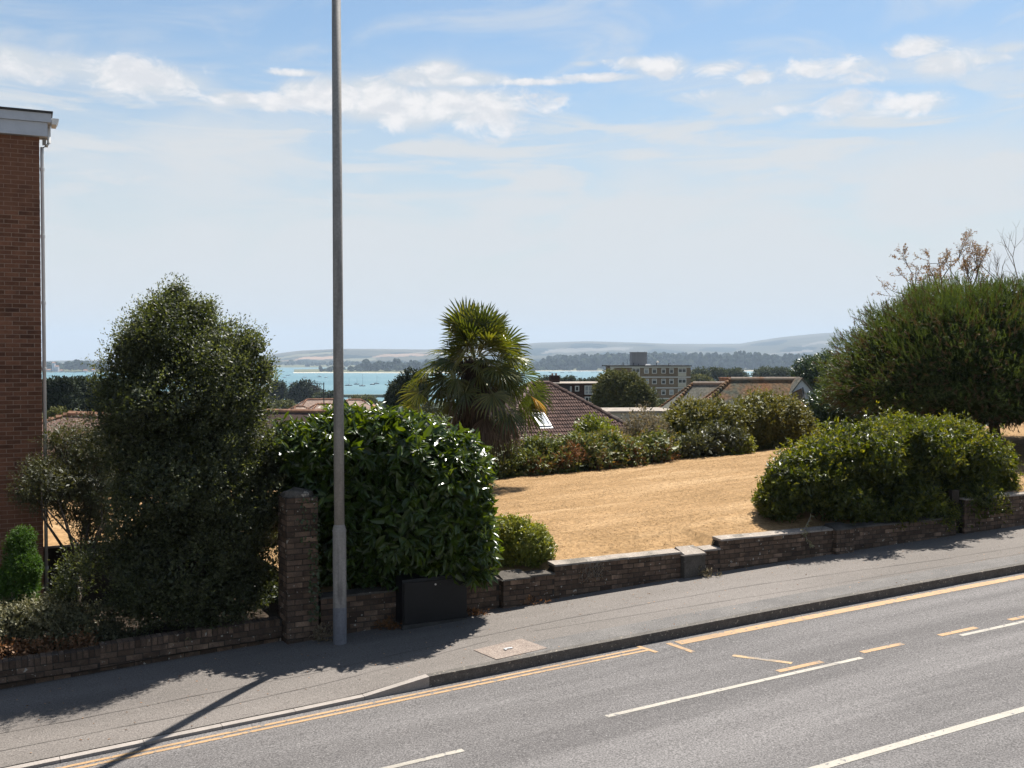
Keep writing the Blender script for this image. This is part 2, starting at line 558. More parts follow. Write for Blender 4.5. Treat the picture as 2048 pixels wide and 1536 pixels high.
def grid(name, nu, nv, fn, mats):
    """sheet with corner function fn(i/nu, j/nv) evaluated on arrays"""
    a, b = np.meshgrid(np.linspace(0, 1, nu + 1), np.linspace(0, 1, nv + 1), indexing='ij')
    P = fn(a.ravel(), b.ravel())
    idx = np.arange((nu + 1) * (nv + 1)).reshape(nu + 1, nv + 1)
    F = np.stack([idx[:-1, :-1], idx[1:, :-1], idx[1:, 1:], idx[:-1, 1:]], -1).reshape(-1, 4)
    return fast_mesh(name, P, F, mats, smooth=True)


# ------------------------------------------------------------------ water, terrain, far shore
m, q, out = newmat('harbour_water')
tcn = q.n('ShaderNodeNewGeometry')
p = q.n('ShaderNodeBsdfPrincipled')
mp = q.n('ShaderNodeMapping')
mp.inputs['Scale'].default_value = (0.0016, 0.006, 1)
q.nt.links.new(tcn.outputs['Position'], mp.inputs[0])
wf = q.smooth(q.noise(mp.outputs[0], 1.0, 4, 0.5, 0.4), 0.35, 0.65)
q.nt.links.new(q.mix(wf, (0.045, 0.120, 0.148), (0.07, 0.15, 0.175)), p.inputs['Base Color'])
p.inputs['Roughness'].default_value = 0.55
p.inputs['Specular IOR Level'].default_value = 0.22
b = q.n('ShaderNodeBump')
b.inputs['Distance'].default_value = 0.35
q.nt.links.new(q.noise(tcn.outputs['Position'], 0.35, 5, 0.6), b.inputs['Height'])
q.nt.links.new(b.outputs[0], p.inputs['Normal'])
q.nt.links.new(p.outputs[0], out.inputs[0])
M['water'] = m
struct('water', grid('water', 8, 8, lambda a, b: np.stack([-9000 + 18000 * a, 560 + 11000 * b, 0 * a], -1), [M['water']]))

struct('hillside', grid('hillside', 110, 90, lambda a, b: (lambda X, Y: np.stack([X, Y, terrain(X, Y)], -1))(
    (a - .5) * (240 + 1500 * b), -40 + 800 * b ** 1.6), [M['terrain']]))

# chalk hills across the harbour: ridge line as (px, py) at its own distance
RID = np.array([(-1500, 700), (-700, 716), (60, 722), (300, 720), (470, 717), (535, 710), (600, 702), (680, 697.5), (760, 698), (860, 699),
                (980, 694), (1080, 686), (1180, 683.5), (1280, 685.5), (1340, 688), (1400, 688.5), (1480, 688), (1510, 683), (1560, 676),
                (1640, 668), (1700, 664), (1800, 662), (1950, 666), (2100, 672), (2500, 668), (3400, 684)], float)


def hills(a, b):
    px = -1400 + 4700 * a
    Yr = np.interp(px, [-1400, 900, 1100, 3300], [7000, 7000, 9000, 9000])
    Y0 = 4400.0
    top = CAMZ + (HOR - np.interp(px, RID[:, 0], RID[:, 1])) * Yr / FPX
    t = np.minimum(b / 0.8, 1.0)
    Y = Y0 + (Yr - Y0) * t + np.maximum(b - 0.8, 0) * 6000
    sh = np.where(b < .8, 0.10 * np.minimum(t * 6, 1) + 0.90 * (3 * t ** 2 - 2 * t ** 3) ** 1.15, 1.0 - (b - .8) * 2.2)
    wob = 5.0 * np.sin(px * .013 + t * 7) * np.sin(t * 3.14) + 3 * np.sin(px * .031 - t * 11) * np.sin(t * 3.14)
    Z = 1.0 + (top - 1.0) * sh + wob
    return np.stack([(px - CX) / FPX * Y, Y, Z], -1)


# field colours are the land's own: (px0, px1, t0, t1, slant, colour) in hill coordinates
HN, HM = 640, 110
hm = grid('hills', HN, HM, hills, [])
FIELDS = [(588, 672, .40, .50, 14, (0.62, 0.40, 0.25)), (740, 840, .43, .56, 30, (0.58, 0.40, 0.27)), (480, 590, .30, .40, 10, (0.44, 0.35, 0.26)),
          (660, 745, .30, .42, 12, (0.34, 0.33, 0.22)), (1085, 1250, .46, .56, 16, (0.34, 0.31, 0.26)), (1345, 1395, .40, .44, 10, (0.36, 0.33, 0.29)),
          (1520, 1620, .34, .39, 10, (0.36, 0.33, 0.29)), (1600, 1680, .50, .55, 14, (0.33, 0.30, 0.25)), (540, 660, .56, .66, 18, (0.36, 0.34, 0.22)),
          (820, 960, .58, .70, 20, (0.40, 0.34, 0.24)), (1700, 1900, .45, .55, 20, (0.33, 0.30, 0.25)), (100, 420, .4, .6, 20, (0.44, 0.38, 0.26)),
          (1420, 1500, .28, .32, 10, (0.34, 0.32, 0.27))]
m, q, out = newmat('chalk_hills')
an = q.n('ShaderNodeAttribute', attribute_name='land')
ns = q.smooth(q.noise(q.n('ShaderNodeNewGeometry').outputs['Position'], 0.004, 6, 0.6), 0.3, 0.7, 0.8, 1.2)
ns = q.m('MULTIPLY', ns, 0.36)
cc = q.mix(1.0, an.outputs['Color'], q.comb(ns, ns, ns), 'MULTIPLY')
p = q.n('ShaderNodeBsdfPrincipled')
q.nt.links.new(cc, p.inputs['Base Color'])
p.inputs['Roughness'].default_value = 1.0
p.inputs['Specular IOR Level'].default_value = 0.0
q.nt.links.new(p.outputs[0], out.inputs[0])
hm.materials.append(m)
ia, ib = np.meshgrid(np.arange(HN), np.arange(HM), indexing='ij')
fpx = (-1400 + 4700 * (ia + .5) / HN).ravel()
ft = ((ib + .5) / HM / 0.8).ravel()
colr = np.zeros((len(fpx), 4), np.float32)
colr[:] = (0.16, 0.15, 0.10, 1)
woody = (np.sin(fpx * .05 + ft * 9) + np.sin(fpx * .021 - ft * 17) > 0.35) | (ft < .26)
colr[woody, :3] = (0.03, 0.045, 0.035)
colr[(ft > .72), :3] = (0.24, 0.205, 0.14)
for (a0, a1, t0, t1, sl, c3_) in FIELDS:
    off = (ft - t0) / (t1 - t0) * sl
    rag = .014 * np.sin(fpx * .11 + a0) + .008 * np.sin(fpx * .31 + a1)
    sel = (fpx > a0 + off) & (fpx < a1 + off) & (ft > t0 + rag) & (ft < t1 + rag * .7 - .012 * np.sin(fpx * .07 + a1))
    colr[sel, :3] = c3_
ca = hm.attributes.new('land', 'FLOAT_COLOR', 'FACE')
ca.data.foreach_set('color', colr.ravel())
hm.polygons.foreach_set('use_smooth', np.zeros(HN * HM, bool))
struct('hills', hm)


# a low-poly tree head for far woods
def crown_blob(r_, k=0):
    rg = np.random.default_rng(k)
    nu, nv = 7, 5
    V = []
    for j in range(nv + 1):
        ph = math.pi * (j / nv) * 0.92
        for i in range(nu):
            t = 2 * math.pi * (i + .5 * (j % 2)) / nu
            rr = 1 + rg.uniform(-.22, .22)
            V.append((rr * math.sin(ph) * math.cos(t), rr * math.sin(ph) * math.sin(t), rr * math.cos(ph)))
    F = [(j * nu + i, j * nu + (i + 1) % nu, (j + 1) * nu + (i + 1) % nu, (j + 1) * nu + i)[::-1] for j in range(nv) for i in range(nu)]
    return np.array(V) * r_, np.array(F)


BLOBS = [crown_blob(1.0, k) for k in range(6)]


def wood(name, pts, mat):
    """many tree heads joined: pts rows of x, y, z(centre), radius, height factor, rnd"""
    Vs, Fs, rn, n = [], [], [], 0
    for i, (x, y, z, r_, hf, rd) in enumerate(pts):
        V, F = BLOBS[i % 6]
        a_ = i * 2.4
        ro = np.array([[math.cos(a_), -math.sin(a_), 0], [math.sin(a_), math.cos(a_), 0], [0, 0, 1]])
        Vs.append((V @ ro.T) * (r_, r_, r_ * hf) + (x, y, z))
        Fs.append(F + n)
        n += len(V)
        rn += [min(1, max(0, rd + random.uniform(-.15, .15))) for _ in range(len(F))]
    return fast_mesh(name, np.concatenate(Vs), np.concatenate(Fs), [mat], rnd=rn)


M['far_wood'] = leafmat('far_wood', [(0.012, 0.020, 0.013), (0.022, 0.034, 0.018), (0.05, 0.062, 0.032)], 0.95, 0.05, 0.0)
M['sand'] = surf('pale_sand', [(0.62, 0.55, 0.44), (0.72, 0.66, 0.55)], 0.01, 0.95, 0.1, coord='Position')
M['scrub'] = surf('shore_scrub', [(0.09, 0.10, 0.05), (0.16, 0.15, 0.08)], 0.02, 0.95, 0.1, coord='Position')


def land_strip(name, px0, px1, Y0, Y1, hmax, mat, n=60, taper=.1):
    """low island: shoreline sheet rising to hmax inland"""
    def fn(a, b):
        px = px0 + (px1 - px0) * a
        Y = Y0 + (Y1 - Y0) * b + 25 * np.sin(px * .05) + 18 * np.sin(px * .021 + 1)
        e = np.clip(np.minimum(a, 1 - a) / taper, 0, 1)
        Z = -0.6 + hmax * np.clip(b * 3.5, 0, 1) ** .7 * e + 1.2 * np.clip(b * 30, 0, 1)
        return np.stack([(px - CX) / FPX * Y, Y, Z], -1)
    return struct(name, grid(name, n, 14, fn, [mat]))


# the wooded island on the right half, with its thin sandy beach
land_strip('island', 1040, 2700, 2830, 4300, 16, M['scrub'])
pts = []
for i in range(2600):
    px = random.uniform(1050, 2600)
    dep = random.random()
    Y = 2865 + 900 * dep ** 1.5
    e = min(1, (px - 1045) / 60)
    lowbit = 0.62 if px < 1190 and dep < .25 else 1.0
    r_ = random.uniform(5, 10)
    topz = CAMZ + (HOR - (716 + 5 * math.sin(px * .02) - 11.0 * min(1, dep * 3 + .35))) * Y / FPX
    if dep > .2: topz = CAMZ + (HOR - (707.5 + 2.5 * math.sin(px * .013) + random.uniform(-1.5, 5))) * Y / FPX
    topz = 3 + (topz - 3) * lowbit * e * random.uniform(.72, 1.0)
    pts.append((((px - CX) / FPX) * Y, Y, topz - r_, r_, random.uniform(.8, 1.5), random.random() ** 1.4))
    pts.append((((px - CX) / FPX) * Y + random.uniform(-9, 9), Y - random.uniform(0, 10), (topz - r_) * random.uniform(.15, .75), r_ * 1.1, 1.2, random.random() ** 1.2))
tag(solo('island_wood', wood('island_wood', pts, M['far_wood']), kind='stuff'))
struct('beach', grid('beach', 60, 2, lambda a, b: (lambda px, Y: np.stack([(px - CX) / FPX * Y, Y, 0.15 + 1.3 * b], -1))(
    1375 + 330 * a, 2790 + 40 * b + 14 * np.sin(a * 17)), [M['sand']]))
struct('beach.001', grid('beach', 30, 2, lambda a, b: (lambda px, Y: np.stack([(px - CX) / FPX * Y, Y, 0.15 + .8 * b], -1))(
    1070 + 150 * a, 2795 + 25 * b + 8 * np.sin(a * 17)), [M['sand']]))
# low spit and island with tree groups in the left gap
land_strip('island_spit', 588, 1010, 2420, 3300, 3.0, M['scrub'], taper=.3)
struct('beach.002', grid('beach', 30, 2, lambda a, b: (lambda px, Y: np.stack([(px - CX) / FPX * Y, Y, 0.15 + .9 * b], -1))(
    586 + 420 * a, 2390 + 30 * b + 16 * np.sin(a * 9)), [M['sand']]))
pts = []
for i in range(420):
    px = random.choice([random.gauss(735, 16), random.gauss(795, 26), random.gauss(860, 40), random.uniform(640, 1000), random.uniform(940, 1010)])
    if not 640 < px < 1010: continue
    Y = 2520 + random.uniform(0, 420)
    r_ = random.uniform(4, 7)
    hh = 26 if 712 < px < 770 else (30 if px > 775 else 9)
    z = random.uniform(2, hh) * (0.8 + .2 * math.sin(px * .2))
    pts.append((((px - CX) / FPX) * Y, Y, z, r_, 1.1, random.random() ** 1.4))
tag(solo('spit_wood', wood('spit_wood', pts, M['far_wood']), kind='stuff'))
# mainland shore under the hills, left
land_strip('far_shore', -900, 1150, 4150, 5200, 8, M['scrub'], 90)
pts = []
for i in range(1300):
    px = random.uniform(-880, 1140)
    Y = 4190 + random.uniform(0, 900)
    r_ = random.uniform(6, 10)
    pts.append((((px - CX) / FPX) * Y, Y, random.uniform(4, 15) + 8 * math.sin(px * .03) ** 2, r_, 1.0, random.random() ** 1.3))
tag(solo('shore_wood', wood('shore_wood', pts, M['far_wood']), kind='stuff'))
# nearer wooded headland far left
land_strip('headland', -900, 330, 2560, 3300, 5, M['scrub'], 70)
pts = []
for i in range(1100):
    px = random.uniform(-880, 322)
    Y = 2600 + random.uniform(0, 420)
    r_ = random.uniform(5, 9)
    top = 14 + 7 * math.sin(px * .045 + 1.0) + 4 * math.sin(px * .13)
    pts.append((((px - CX) / FPX) * Y, Y, random.uniform(1, max(4, top)), r_, .95, random.random() ** 1.5))
for px, rr in ((108, 13), (98, 10), (143, 11), (165, 13), (203, 15), (60, 14), (250, 11)):
    for k in range(5):
        Y = 2590 + random.uniform(0, 20)
        pts.append((((px - CX) / FPX) * Y + random.uniform(-8, 8), Y, 17 + random.uniform(-2, 4), rr * random.uniform(.5, .75), .8, random.random() * .5))
tag(solo('headland_wood', wood('headland_wood', pts, M['far_wood']), kind='stuff'))
# causeway bank across the near water
struct('causeway', (lambda: (lambda mb: [mb.box([-330, 826, -0.5], [700, 26, 0], [-.6, 9, 0], [0, 0, 2.6])] and mb.mesh('causeway', M['scrub']))(MB()))())

# ------------------------------------------------------------------ road, pavement, kerb, markings
KV = 12.882                                   # line of the kerb face


def sheet(name, u0, u1, v0, v1, up, mat, nu=120, nv=8):
    return grid(name, nu, nv, lambda a, b: (lambda u, v: np.stack([*xy(u, v), zroad(u) + up(u, v)], -1))(u0 + (u1 - u0) * a, v0 + (v1 - v0) * b), [mat])


road = struct('road', sheet('road', -30, 60, 2.6, KV + 0.01, lambda u, v: 0 * u, M['asphalt'], 150, 10))
struct('near_pavement', sheet('near_pavement', -30, 60, -14, 2.6, lambda u, v: 0.12 + 0 * u, M['pavement'], 60, 6))


def kerb_up(u):
    """kerb upstand: dropped beside the drive on the left, full height up the road"""
    return 0.035 + 0.105 * np.clip((u - 4.40) / 1.0, 0, 1)


def pav_up(u, v):
    near = np.clip(1 - (v - KV) / 1.0, 0, 1)
    return 0.13 + (kerb_up(u) - 0.13) * near


def zpav(u, v=15.0):
    return float(zroad(np.array(u)) + pav_up(np.array(u), np.array(v)))


pav = struct('pavement', sheet('pavement', -30, 60, KV + 0.115, 15.9, pav_up, M['pavement'], 240, 12))
patch_u0 = 6.9
struct('pavement_strip', sheet('pavement_strip', 6.95, 30, KV + 0.115, KV + 0.62, lambda u, v: pav_up(u, v) + 0.004, M['pavement_patch'], 60, 2))

kroot = thing('kerb', pw(0, KV, CAMZ - 4.6), 'kerb of pale dropped stones on the left and dark upstand stones on the right', 'kerb')
for i in range(-6, 34):
    u0 = 5.40 + 0.915 * (i - 3)
    pale = u0 < 5.3
    wdt = 0.125
    mb = MB()
    P = []
    for zz in (-0.25, None):
        for (du, dv) in ((.003 if pale else .001, 0), (.912 if pale else .9145, 0), (.912 if pale else .9145, wdt), (.003 if pale else .001, wdt)):
            u = u0 + du
            jitter = 0 if pale else random.uniform(-.006, .003)
            z = zroad(np.array(u)) + (zz if zz is not None else float(kerb_up(np.array(u))) + .002)
            P.append(pw(u, KV + dv + (jitter if dv == 0 else 0), float(z)))
    mb.hexa(P)
    part('kerb_stone', mb.mesh('kerb_stone', M['kerb_pale'] if pale else M['kerb_dark']), kroot)


def stripe(name, mat, pts, w, parent, up=0.004, n=1):
    """painted line through (u, v) points, w wide across the road"""
    V, F = [], []
    k = 0
    for (a0, b0), (a1, b1) in zip(pts[:-1], pts[1:]):
        seg = max(1, int(abs(a1 - a0) / 1.0))
        for s in range(seg):
            q0, q1 = s / seg, (s + 1) / seg
            ua, va, ub, vb = a0 + (a1 - a0) * q0, b0 + (b1 - b0) * q0, a0 + (a1 - a0) * q1, b0 + (b1 - b0) * q1
            L = math.hypot(ub - ua, vb - va)
            nu_, nv_ = -(vb - va) / L * w / 2, (ub - ua) / L * w / 2
            for (u, v) in ((ua - nu_, va - nv_), (ub - nu_, vb - nv_), (ub + nu_, vb + nv_), (ua + nu_, va + nv_)):
                V.append(pw(u, v, float(zroad(np.array(u))) + up))
            F.append((k, k + 1, k + 2, k + 3))
            k += 4
    return part(name, fast_mesh(name, V, np.array(F), [mat]), parent)


uE = u_of(1312, 12.6, 0)
stripe('yellow_line', M['yellow_paint'], [(-25, 12.595), (uE - .12, 12.595)], .062, road)
stripe('yellow_line', M['yellow_paint'], [(-25, 12.715), (uE - .12, 12.715)], .062, road)
stripe('yellow_line', M['yellow_paint'], [(uE - .10, 12.44), (uE - .16, 12.84)], .07, road)
stripe('clearway_line', M['yellow_paint'], [(uE + .42, 12.64), (45, 12.64)], .19, road)
stripe('bay_end_line', M['yellow_paint'], [(uE + .30, 12.72), (uE + .34, 12.16)], .085, road)
uB = u_of(1460, 11.9, 0)
stripe('bay_end_line', M['yellow_worn'], [(uB - .1, 11.72), (uB + .35, 11.0)], .09, road)
for i in range(12):
    u0 = 9.63 + 1.545 * i
    stripe('bay_mark', M['yellow_paint'], [(u0, 10.83 + .01 * (i % 2)), (u0 + .79, 10.83)], .10, road)
for u0 in [0.68 - 6.1 * 2, 0.68 - 6.1, 0.68, 6.79, 12.97, 19.1, 25.2, 31.3]:
    stripe('lane_mark', M['white_paint'], [(u0, 10.66), (u0 + 4.2, 10.66)], .085, road)
uc = u_of(1633, 8.19, 0)
for k in range(-3, 5):
    u0 = uc - 0.75 + 7.4 * k
    stripe('centre_mark', M['white_paint'], [(u0, 8.19), (u0 + 6.0, 8.19)], .12, road)
for u0 in np.arange(-25, 40, 6.1):
    stripe('far_lane_mark', M['white_paint'], [(u0, 5.6), (u0 + 4.1, 5.6)], .085, road)

# thin seams where the tarmac was cut and relaid
M['seam'] = surf('tar_seam', [(0.10, 0.09, 0.083), (0.145, 0.13, 0.12)], 8, 0.9, 0.2, coord='Position')


def seam(pts, w):
    fine_ = []
    for (a0, b0), (a1, b1) in zip(pts[:-1], pts[1:]):
        nn = max(2, int((a1 - a0) / .35))
        for s in range(nn):
            fine_.append((a0 + (a1 - a0) * s / nn, b0 + (b1 - b0) * s / nn + random.uniform(-.012, .012)))
    fine_.append(pts[-1])
    V, F = [], []
    for i, (u, v) in enumerate(fine_):
        ww_ = w * random.uniform(.5, 1.2) / 2
        z = zpav(u, v) + .007
        V += [pw(u, v - ww_, z), pw(u, v + ww_, z)]
        if i: F.append((2 * i - 2, 2 * i, 2 * i + 1, 2 * i - 1))
    part('seam', fast_mesh('seam', V, np.array(F), [M['seam']]), pav)


seam([(-6, 14.0), (1, 13.92), (4.3, 13.97), (6.1, 14.18), (8.4, 14.36), (12, 14.42), (16.5, 14.05), (22, 13.95), (30, 13.9)], .014)
seam([(-6, 13.45), (2.5, 13.42), (5.2, 13.62), (6.8, 13.95)], .011)
seam([(7.6, 14.02), (12.5, 13.72), (18, 13.55), (26, 13.5)], .010)
# chipped concrete inspection cover let into the pavement
cu = u_of(945, 13.9)
cov = thing('inspection_cover', pw(cu + .5, 13.7, zpav(cu + .5, 13.7)), 'pinkish chipped concrete inspection cover set in the tarmac pavement', 'inspection cover')
mb = MB()
ca_, cb_ = (945, 1300), (1042, 1278)
quad = []
for (px, py) in ((947, 1301), (993, 1320), (1095, 1297), (1043, 1278)):
    Y = 15.0
    for _ in range(30):
        P = at(px, py, Y)
        u, v = P[0] * C_ + P[1] * S_, -P[0] * S_ + P[1] * C_
        v -= KA * u * u / 2
        zt = zpav(u, v)
        Y *= (CAMZ - zt) / (CAMZ - P[2])
    quad.append(np.array([P[0], P[1], zt]))
mb.hexa([c - Z3 * .06 for c in quad] + [c + Z3 * .009 for c in quad])
part('concrete_panel', mb.mesh('concrete_panel', M['cover']), cov)
mb = MB()
cc_ = sum(quad) / 4 + Z3 * .012
mb.box(cc_ - U3 * .10 - V3 * .012, U3 * .14, V3 * .03, Z3 * .012)
mb.box(cc_ - U3 * .10 - V3 * .05, U3 * .03, V3 * .05, Z3 * .012)
part('lifting_plate', mb.mesh('lifting_plate', M['white_pipe']), cov)

# ------------------------------------------------------------------ lawn and gardens
LV0, LV1 = 15.75, 25.15


def lawn_h(u, v):
    """lawn surface: an even slope that runs out to the top of the retaining wall"""
    plane = lawn_z(u) + 0.03 * np.sin(u * 1.1 + v * .6) * np.sin(v * .9) - 0.35 * np.clip((v - LV1) / 3.0, 0, 1) ** 1.3
    top = CAMZ + np.interp(u, [8.84, 8.90, 12.40, 12.46, 18.92, 19.0], [-3.68, -3.535, -3.535, -3.375, -3.375, -3.0]) + .03 * np.maximum(u - 20, 0)
    k = np.clip((v - 15.80) / 1.5, 0, 1)
    k = k * k * (3 - 2 * k)
    return top + (plane - top) * k


def lawn_fn(a, b):
    u = 4.6 + 44 * a
    v = LV0 + (LV1 + 3.0 - LV0) * b ** 1.25
    return np.stack([*xy(u, v), lawn_h(u, v)], -1)


struct('lawn', grid('lawn', 420, 60, lawn_fn, [M['dry_grass']]))
nb = 150000
gu = 6.9 + 30 * rng.random(nb) ** 1.25
gv = 15.85 + (LV1 - 15.75) * rng.random(nb)
gx, gy = xy(gu, gv)
gz = lawn_h(gu, gv)
hh = rng.uniform(.003, .016, nb)
aa = rng.uniform(0, 2 * math.pi, nb)
ww = rng.uniform(.004, .010, nb)
ln = rng.uniform(.02, .085, nb)
la = rng.uniform(0, 2 * math.pi, nb)
B0 = np.stack([gx - np.cos(aa) * ww, gy - np.sin(aa) * ww, gz - .002], -1)
B1 = np.stack([gx + np.cos(aa) * ww, gy + np.sin(aa) * ww, gz - .002], -1)
B2 = np.stack([gx + np.cos(la) * ln, gy + np.sin(la) * ln, gz + hh], -1)
hh[: nb // 14] *= 2.6
patch = np.clip(.5 + .45 * np.sin(gx * 1.7 + gy * .8) * np.sin(gy * 1.3 - gx * .4) + rng.normal(0, .28, nb), 0, 1)
tag(solo('dry_grass', fast_mesh('dry_grass', np.stack([B0, B1, B2], 1).reshape(-1, 3), np.arange(nb * 3).reshape(-1, 3), [M['straw']], rnd=patch), kind='stuff'))
# left garden: bare soil behind the low wall, then a raised dry lawn
struct('garden_soil', grid('garden_soil', 40, 10, lambda a, b: (lambda u, v: np.stack([*xy(u, v), zroad(u) + .20 + .03 * np.sin(u * 3) * np.sin(v * 4)], -1))(
    -12 + 16.6 * a, 15.75 + 4.3 * b), [M['soil']]))
struct('rear_lawn', grid('rear_lawn', 20, 10, lambda a, b: (lambda u, v: np.stack([*xy(u, v), CAMZ - 3.42 + .05 * v * 0 + .02 * np.sin(u * 4 + v)], -1))(
    0.2 + 7 * a, 20.0 + 7.5 * b), [M['dry_grass']]))
# ------------------------------------------------------------------ brickwork
_boxes = {}


def box_mesh(name, dims, mat):
    key = (name, tuple(round(d, 4) for d in dims), mat.name)
    if key not in _boxes:
        a, b, c = [d / 2 for d in dims]
        e = min(dims) * 0.06
        mb = MB()
        # slightly eased long edges on the face: 8 corners + inset face ring
        V = [(-a, b, -c), (a, b, -c), (a, b, c), (-a, b, c),
             (-a, -b + e, -c), (a, -b + e, -c), (a, -b + e, c), (-a, -b + e, c),
             (-a + e, -b, -c + e), (a - e, -b, -c + e), (a - e, -b, c - e), (-a + e, -b, c - e)]
        Q = [(0, 3, 2, 1), (0, 1, 5, 4), (1, 2, 6, 5), (2, 3, 7, 6), (3, 0, 4, 7),
             (4, 5, 9, 8), (5, 6, 10, 9), (6, 7, 11, 10), (7, 4, 8, 11), (8, 9, 10, 11)]
        mb.add(V, Q)
        _boxes[key] = mb.mesh(name, mat)
    return _boxes[key]


def lay(root, items, mat, mat_rest, name='brick', most=300):
    """items: (centre, rotz, dims). The nearest ones become parts, what is past the limit one joined part"""
    items = sorted(items, key=lambda t: (t[3] if len(t) > 3 else 0, (t[0][0]) ** 2 + t[0][1] ** 2 + (t[0][2] - CAMZ) ** 2))
    for it in items[:most]:
        c, rz, dims = it[:3]
        o = bpy.data.objects.new(name, box_mesh(name, dims, mat))
        o.location = [float(x) for x in c]
        o.rotation_euler = (random.gauss(0, .006), random.gauss(0, .006), rz + random.gauss(0, .006))
        link(o, root)
    if len(items) > most:
        mb = MB()
        for it in items[most:]:
            c, rz, dims = it[:3]
            ax = np.array([math.cos(rz), math.sin(rz), 0]) * dims[0]
            ay = np.array([-math.sin(rz), math.cos(rz), 0]) * dims[1]
            mb.box(np.array(c) - ax / 2 - ay / 2 - Z3 * dims[2] / 2, ax, ay, Z3 * dims[2])
        part(name + 'work', mb.mesh(name + 'work', mat_rest), root, kind='stuff')


BW, BH, BP, BC = 0.222, 0.074, 0.2335, 0.0865    # old imperial bricks: length, height, pitch, course


def ztop_profile(u):
    return CAMZ - 3.70 if u < 8.82 else (CAMZ - 3.565 if u < 12.42 else (CAMZ - 3.405 if u < 18.75 else CAMZ - 3.03))


def wall_run(root, u0, u1, v, ztop, items, depth=0.21):
    """stretcher courses from ztop down to the pavement, plus the mortar core behind them"""
    n = int((ztop - (zpav(u0) - .12)) / BC) + 1
    for r_ in range(n):
        z = ztop - BC * (r_ + .5)
        u = u0 + (0 if r_ % 2 else BP / 2) - BP
        while u < u1 - .02:
            a, b_ = max(u, u0), min(u + BW, u1)
            if b_ - a > .05 and z > zpav((a + b_) / 2) - .07:
                x, y = xy((a + b_) / 2, v + .05 + random.uniform(-.004, .004))
                seen = 0 if a < 21.2 else 1
                items.append(((x, y, z + random.uniform(-.002, .002)), TH + KA * a, (b_ - a, .10, BH), seen))
            u += BP
    zb = min(zpav(u0), zpav(u1)) - .25
    mb = MB()
    seg = max(1, int((u1 - u0) / 1.5))
    for s in range(seg):
        a, b_ = u0 + (u1 - u0) * s / seg, u0 + (u1 - u0) * (s + 1) / seg
        P = [pw(*c, zb) for c in ((a, v + .009), (b_, v + .009), (b_, v + depth), (a, v + depth))]
        mb.hexa(P + [np.array([c[0], c[1], ztop - .002]) for c in P])
    part('mortar_core', mb.mesh('mortar_core', M['old_mortar']), root)


def coping(root, u0, u1, v0, v1, zt, th, mat, name='coping', lip=.03):
    """sloping rendered capping, broken slightly along its length"""
    mb = MB()
    seg = max(1, int((u1 - u0) / .3))
    us_ = [u0 + (u1 - u0) * s / seg for s in range(seg + 1)]
    js = [random.uniform(-.006, .005) for _ in us_]
    ks = [random.uniform(-.006, .006) for _ in us_]
    V, Q = [], []
    for u, j, k_ in zip(us_, js, ks):
        V += [pw(u, v0 - lip + k_, zt), pw(u, v0 - lip + .010 + k_, zt + th * .55 + j), pw(u, v1 + lip, zt + th + j), pw(u, v1 + lip, zt)]
    for s in range(seg):
        a = 4 * s
        Q += [(a + i, a + 4 + i, a + 4 + (i + 1) % 4, a + (i + 1) % 4) for i in range(4)]
    Q += [(0, 1, 2, 3), (4 * seg + 3, 4 * seg + 2, 4 * seg + 1, 4 * seg)]
    mb.add(V, Q)
    part(name, mb.mesh(name, mat), root)


def pier(root, u0, u1, v0, v1, ztop, items, capmat, brick=True, caph=.10):
    w = u1 - u0
    zb = zpav(u0) - .2
    mb = MB()
    e = 0.008 if brick else 0.0
    P = [pw(*c, zb) for c in ((u0 + e, v0 + e), (u1 - e, v0 + e), (u1 - e, v1), (u0 + e, v1))]
    mb.hexa(P + [np.array([c[0], c[1], ztop]) for c in P])
    body = part('pier', mb.mesh('pier', M['old_mortar'] if brick else M['coping_shaded']), root)
    mb = MB()
    o_ = .02
    bot = [pw(u0 - o_, v0 - o_, ztop), pw(u1 + o_, v0 - o_, ztop), pw(u1 + o_, v1 + .03, ztop + .0), pw(u0 - o_, v1 + .03, ztop)]
    top = [pw(u0, v0 - o_ + .01, ztop + .025), pw(u1, v0 - o_ + .01, ztop + .025), pw(u1 - .03, v1, ztop + caph), pw(u0 + .03, v1, ztop + caph)]
    mb.hexa(bot + top)
    part('pier_cap', mb.mesh('pier_cap', capmat), root)
    if brick:
        n = int((ztop - zpav(u0) + .1) / BC) + 1
        for r_ in range(n):
            z = ztop - BC * (r_ + .5)
            lens = [w / 2, w / 2] if r_ % 2 else [w / 4, w / 2, w / 4]
            u = u0
            for L in lens:
                x, y = xy(u + L / 2, v0 + .05 + random.uniform(-.003, .003))
                items.append(((x, y, z), TH, (L - .012, .10, BH)))
                u += L
            x, y = xy(u0 + .05, (v0 + .10 + v1) / 2 + .004)
            items.append(((x, y, z), TH - math.pi / 2, (v1 - v0 - .115, .10, BH)))
    return body


M['coping_shaded'] = surf('shaded_weathered_render', [(0.085, 0.075, 0.065), (0.125, 0.11, 0.095), (0.06, 0.054, 0.047)], 5, 0.92, 0.1, 0.006, 40, fine=(50, 0.25),
                        spots=(18, 0.70, (0.42, 0.40, 0.35)), coord='Position')  # darker copy of the coping render, with shade put into its colour
M['cap_mortar'] = surf('crumbling_cap_mortar', [(0.10, 0.088, 0.075), (0.17, 0.15, 0.13), (0.07, 0.062, 0.053)], 8, 0.95, 0.1, 0.012, 30, fine=(50, 0.3),
                       spots=(9, 0.60, (0.42, 0.37, 0.31)), coord='Position')
WV = 15.585
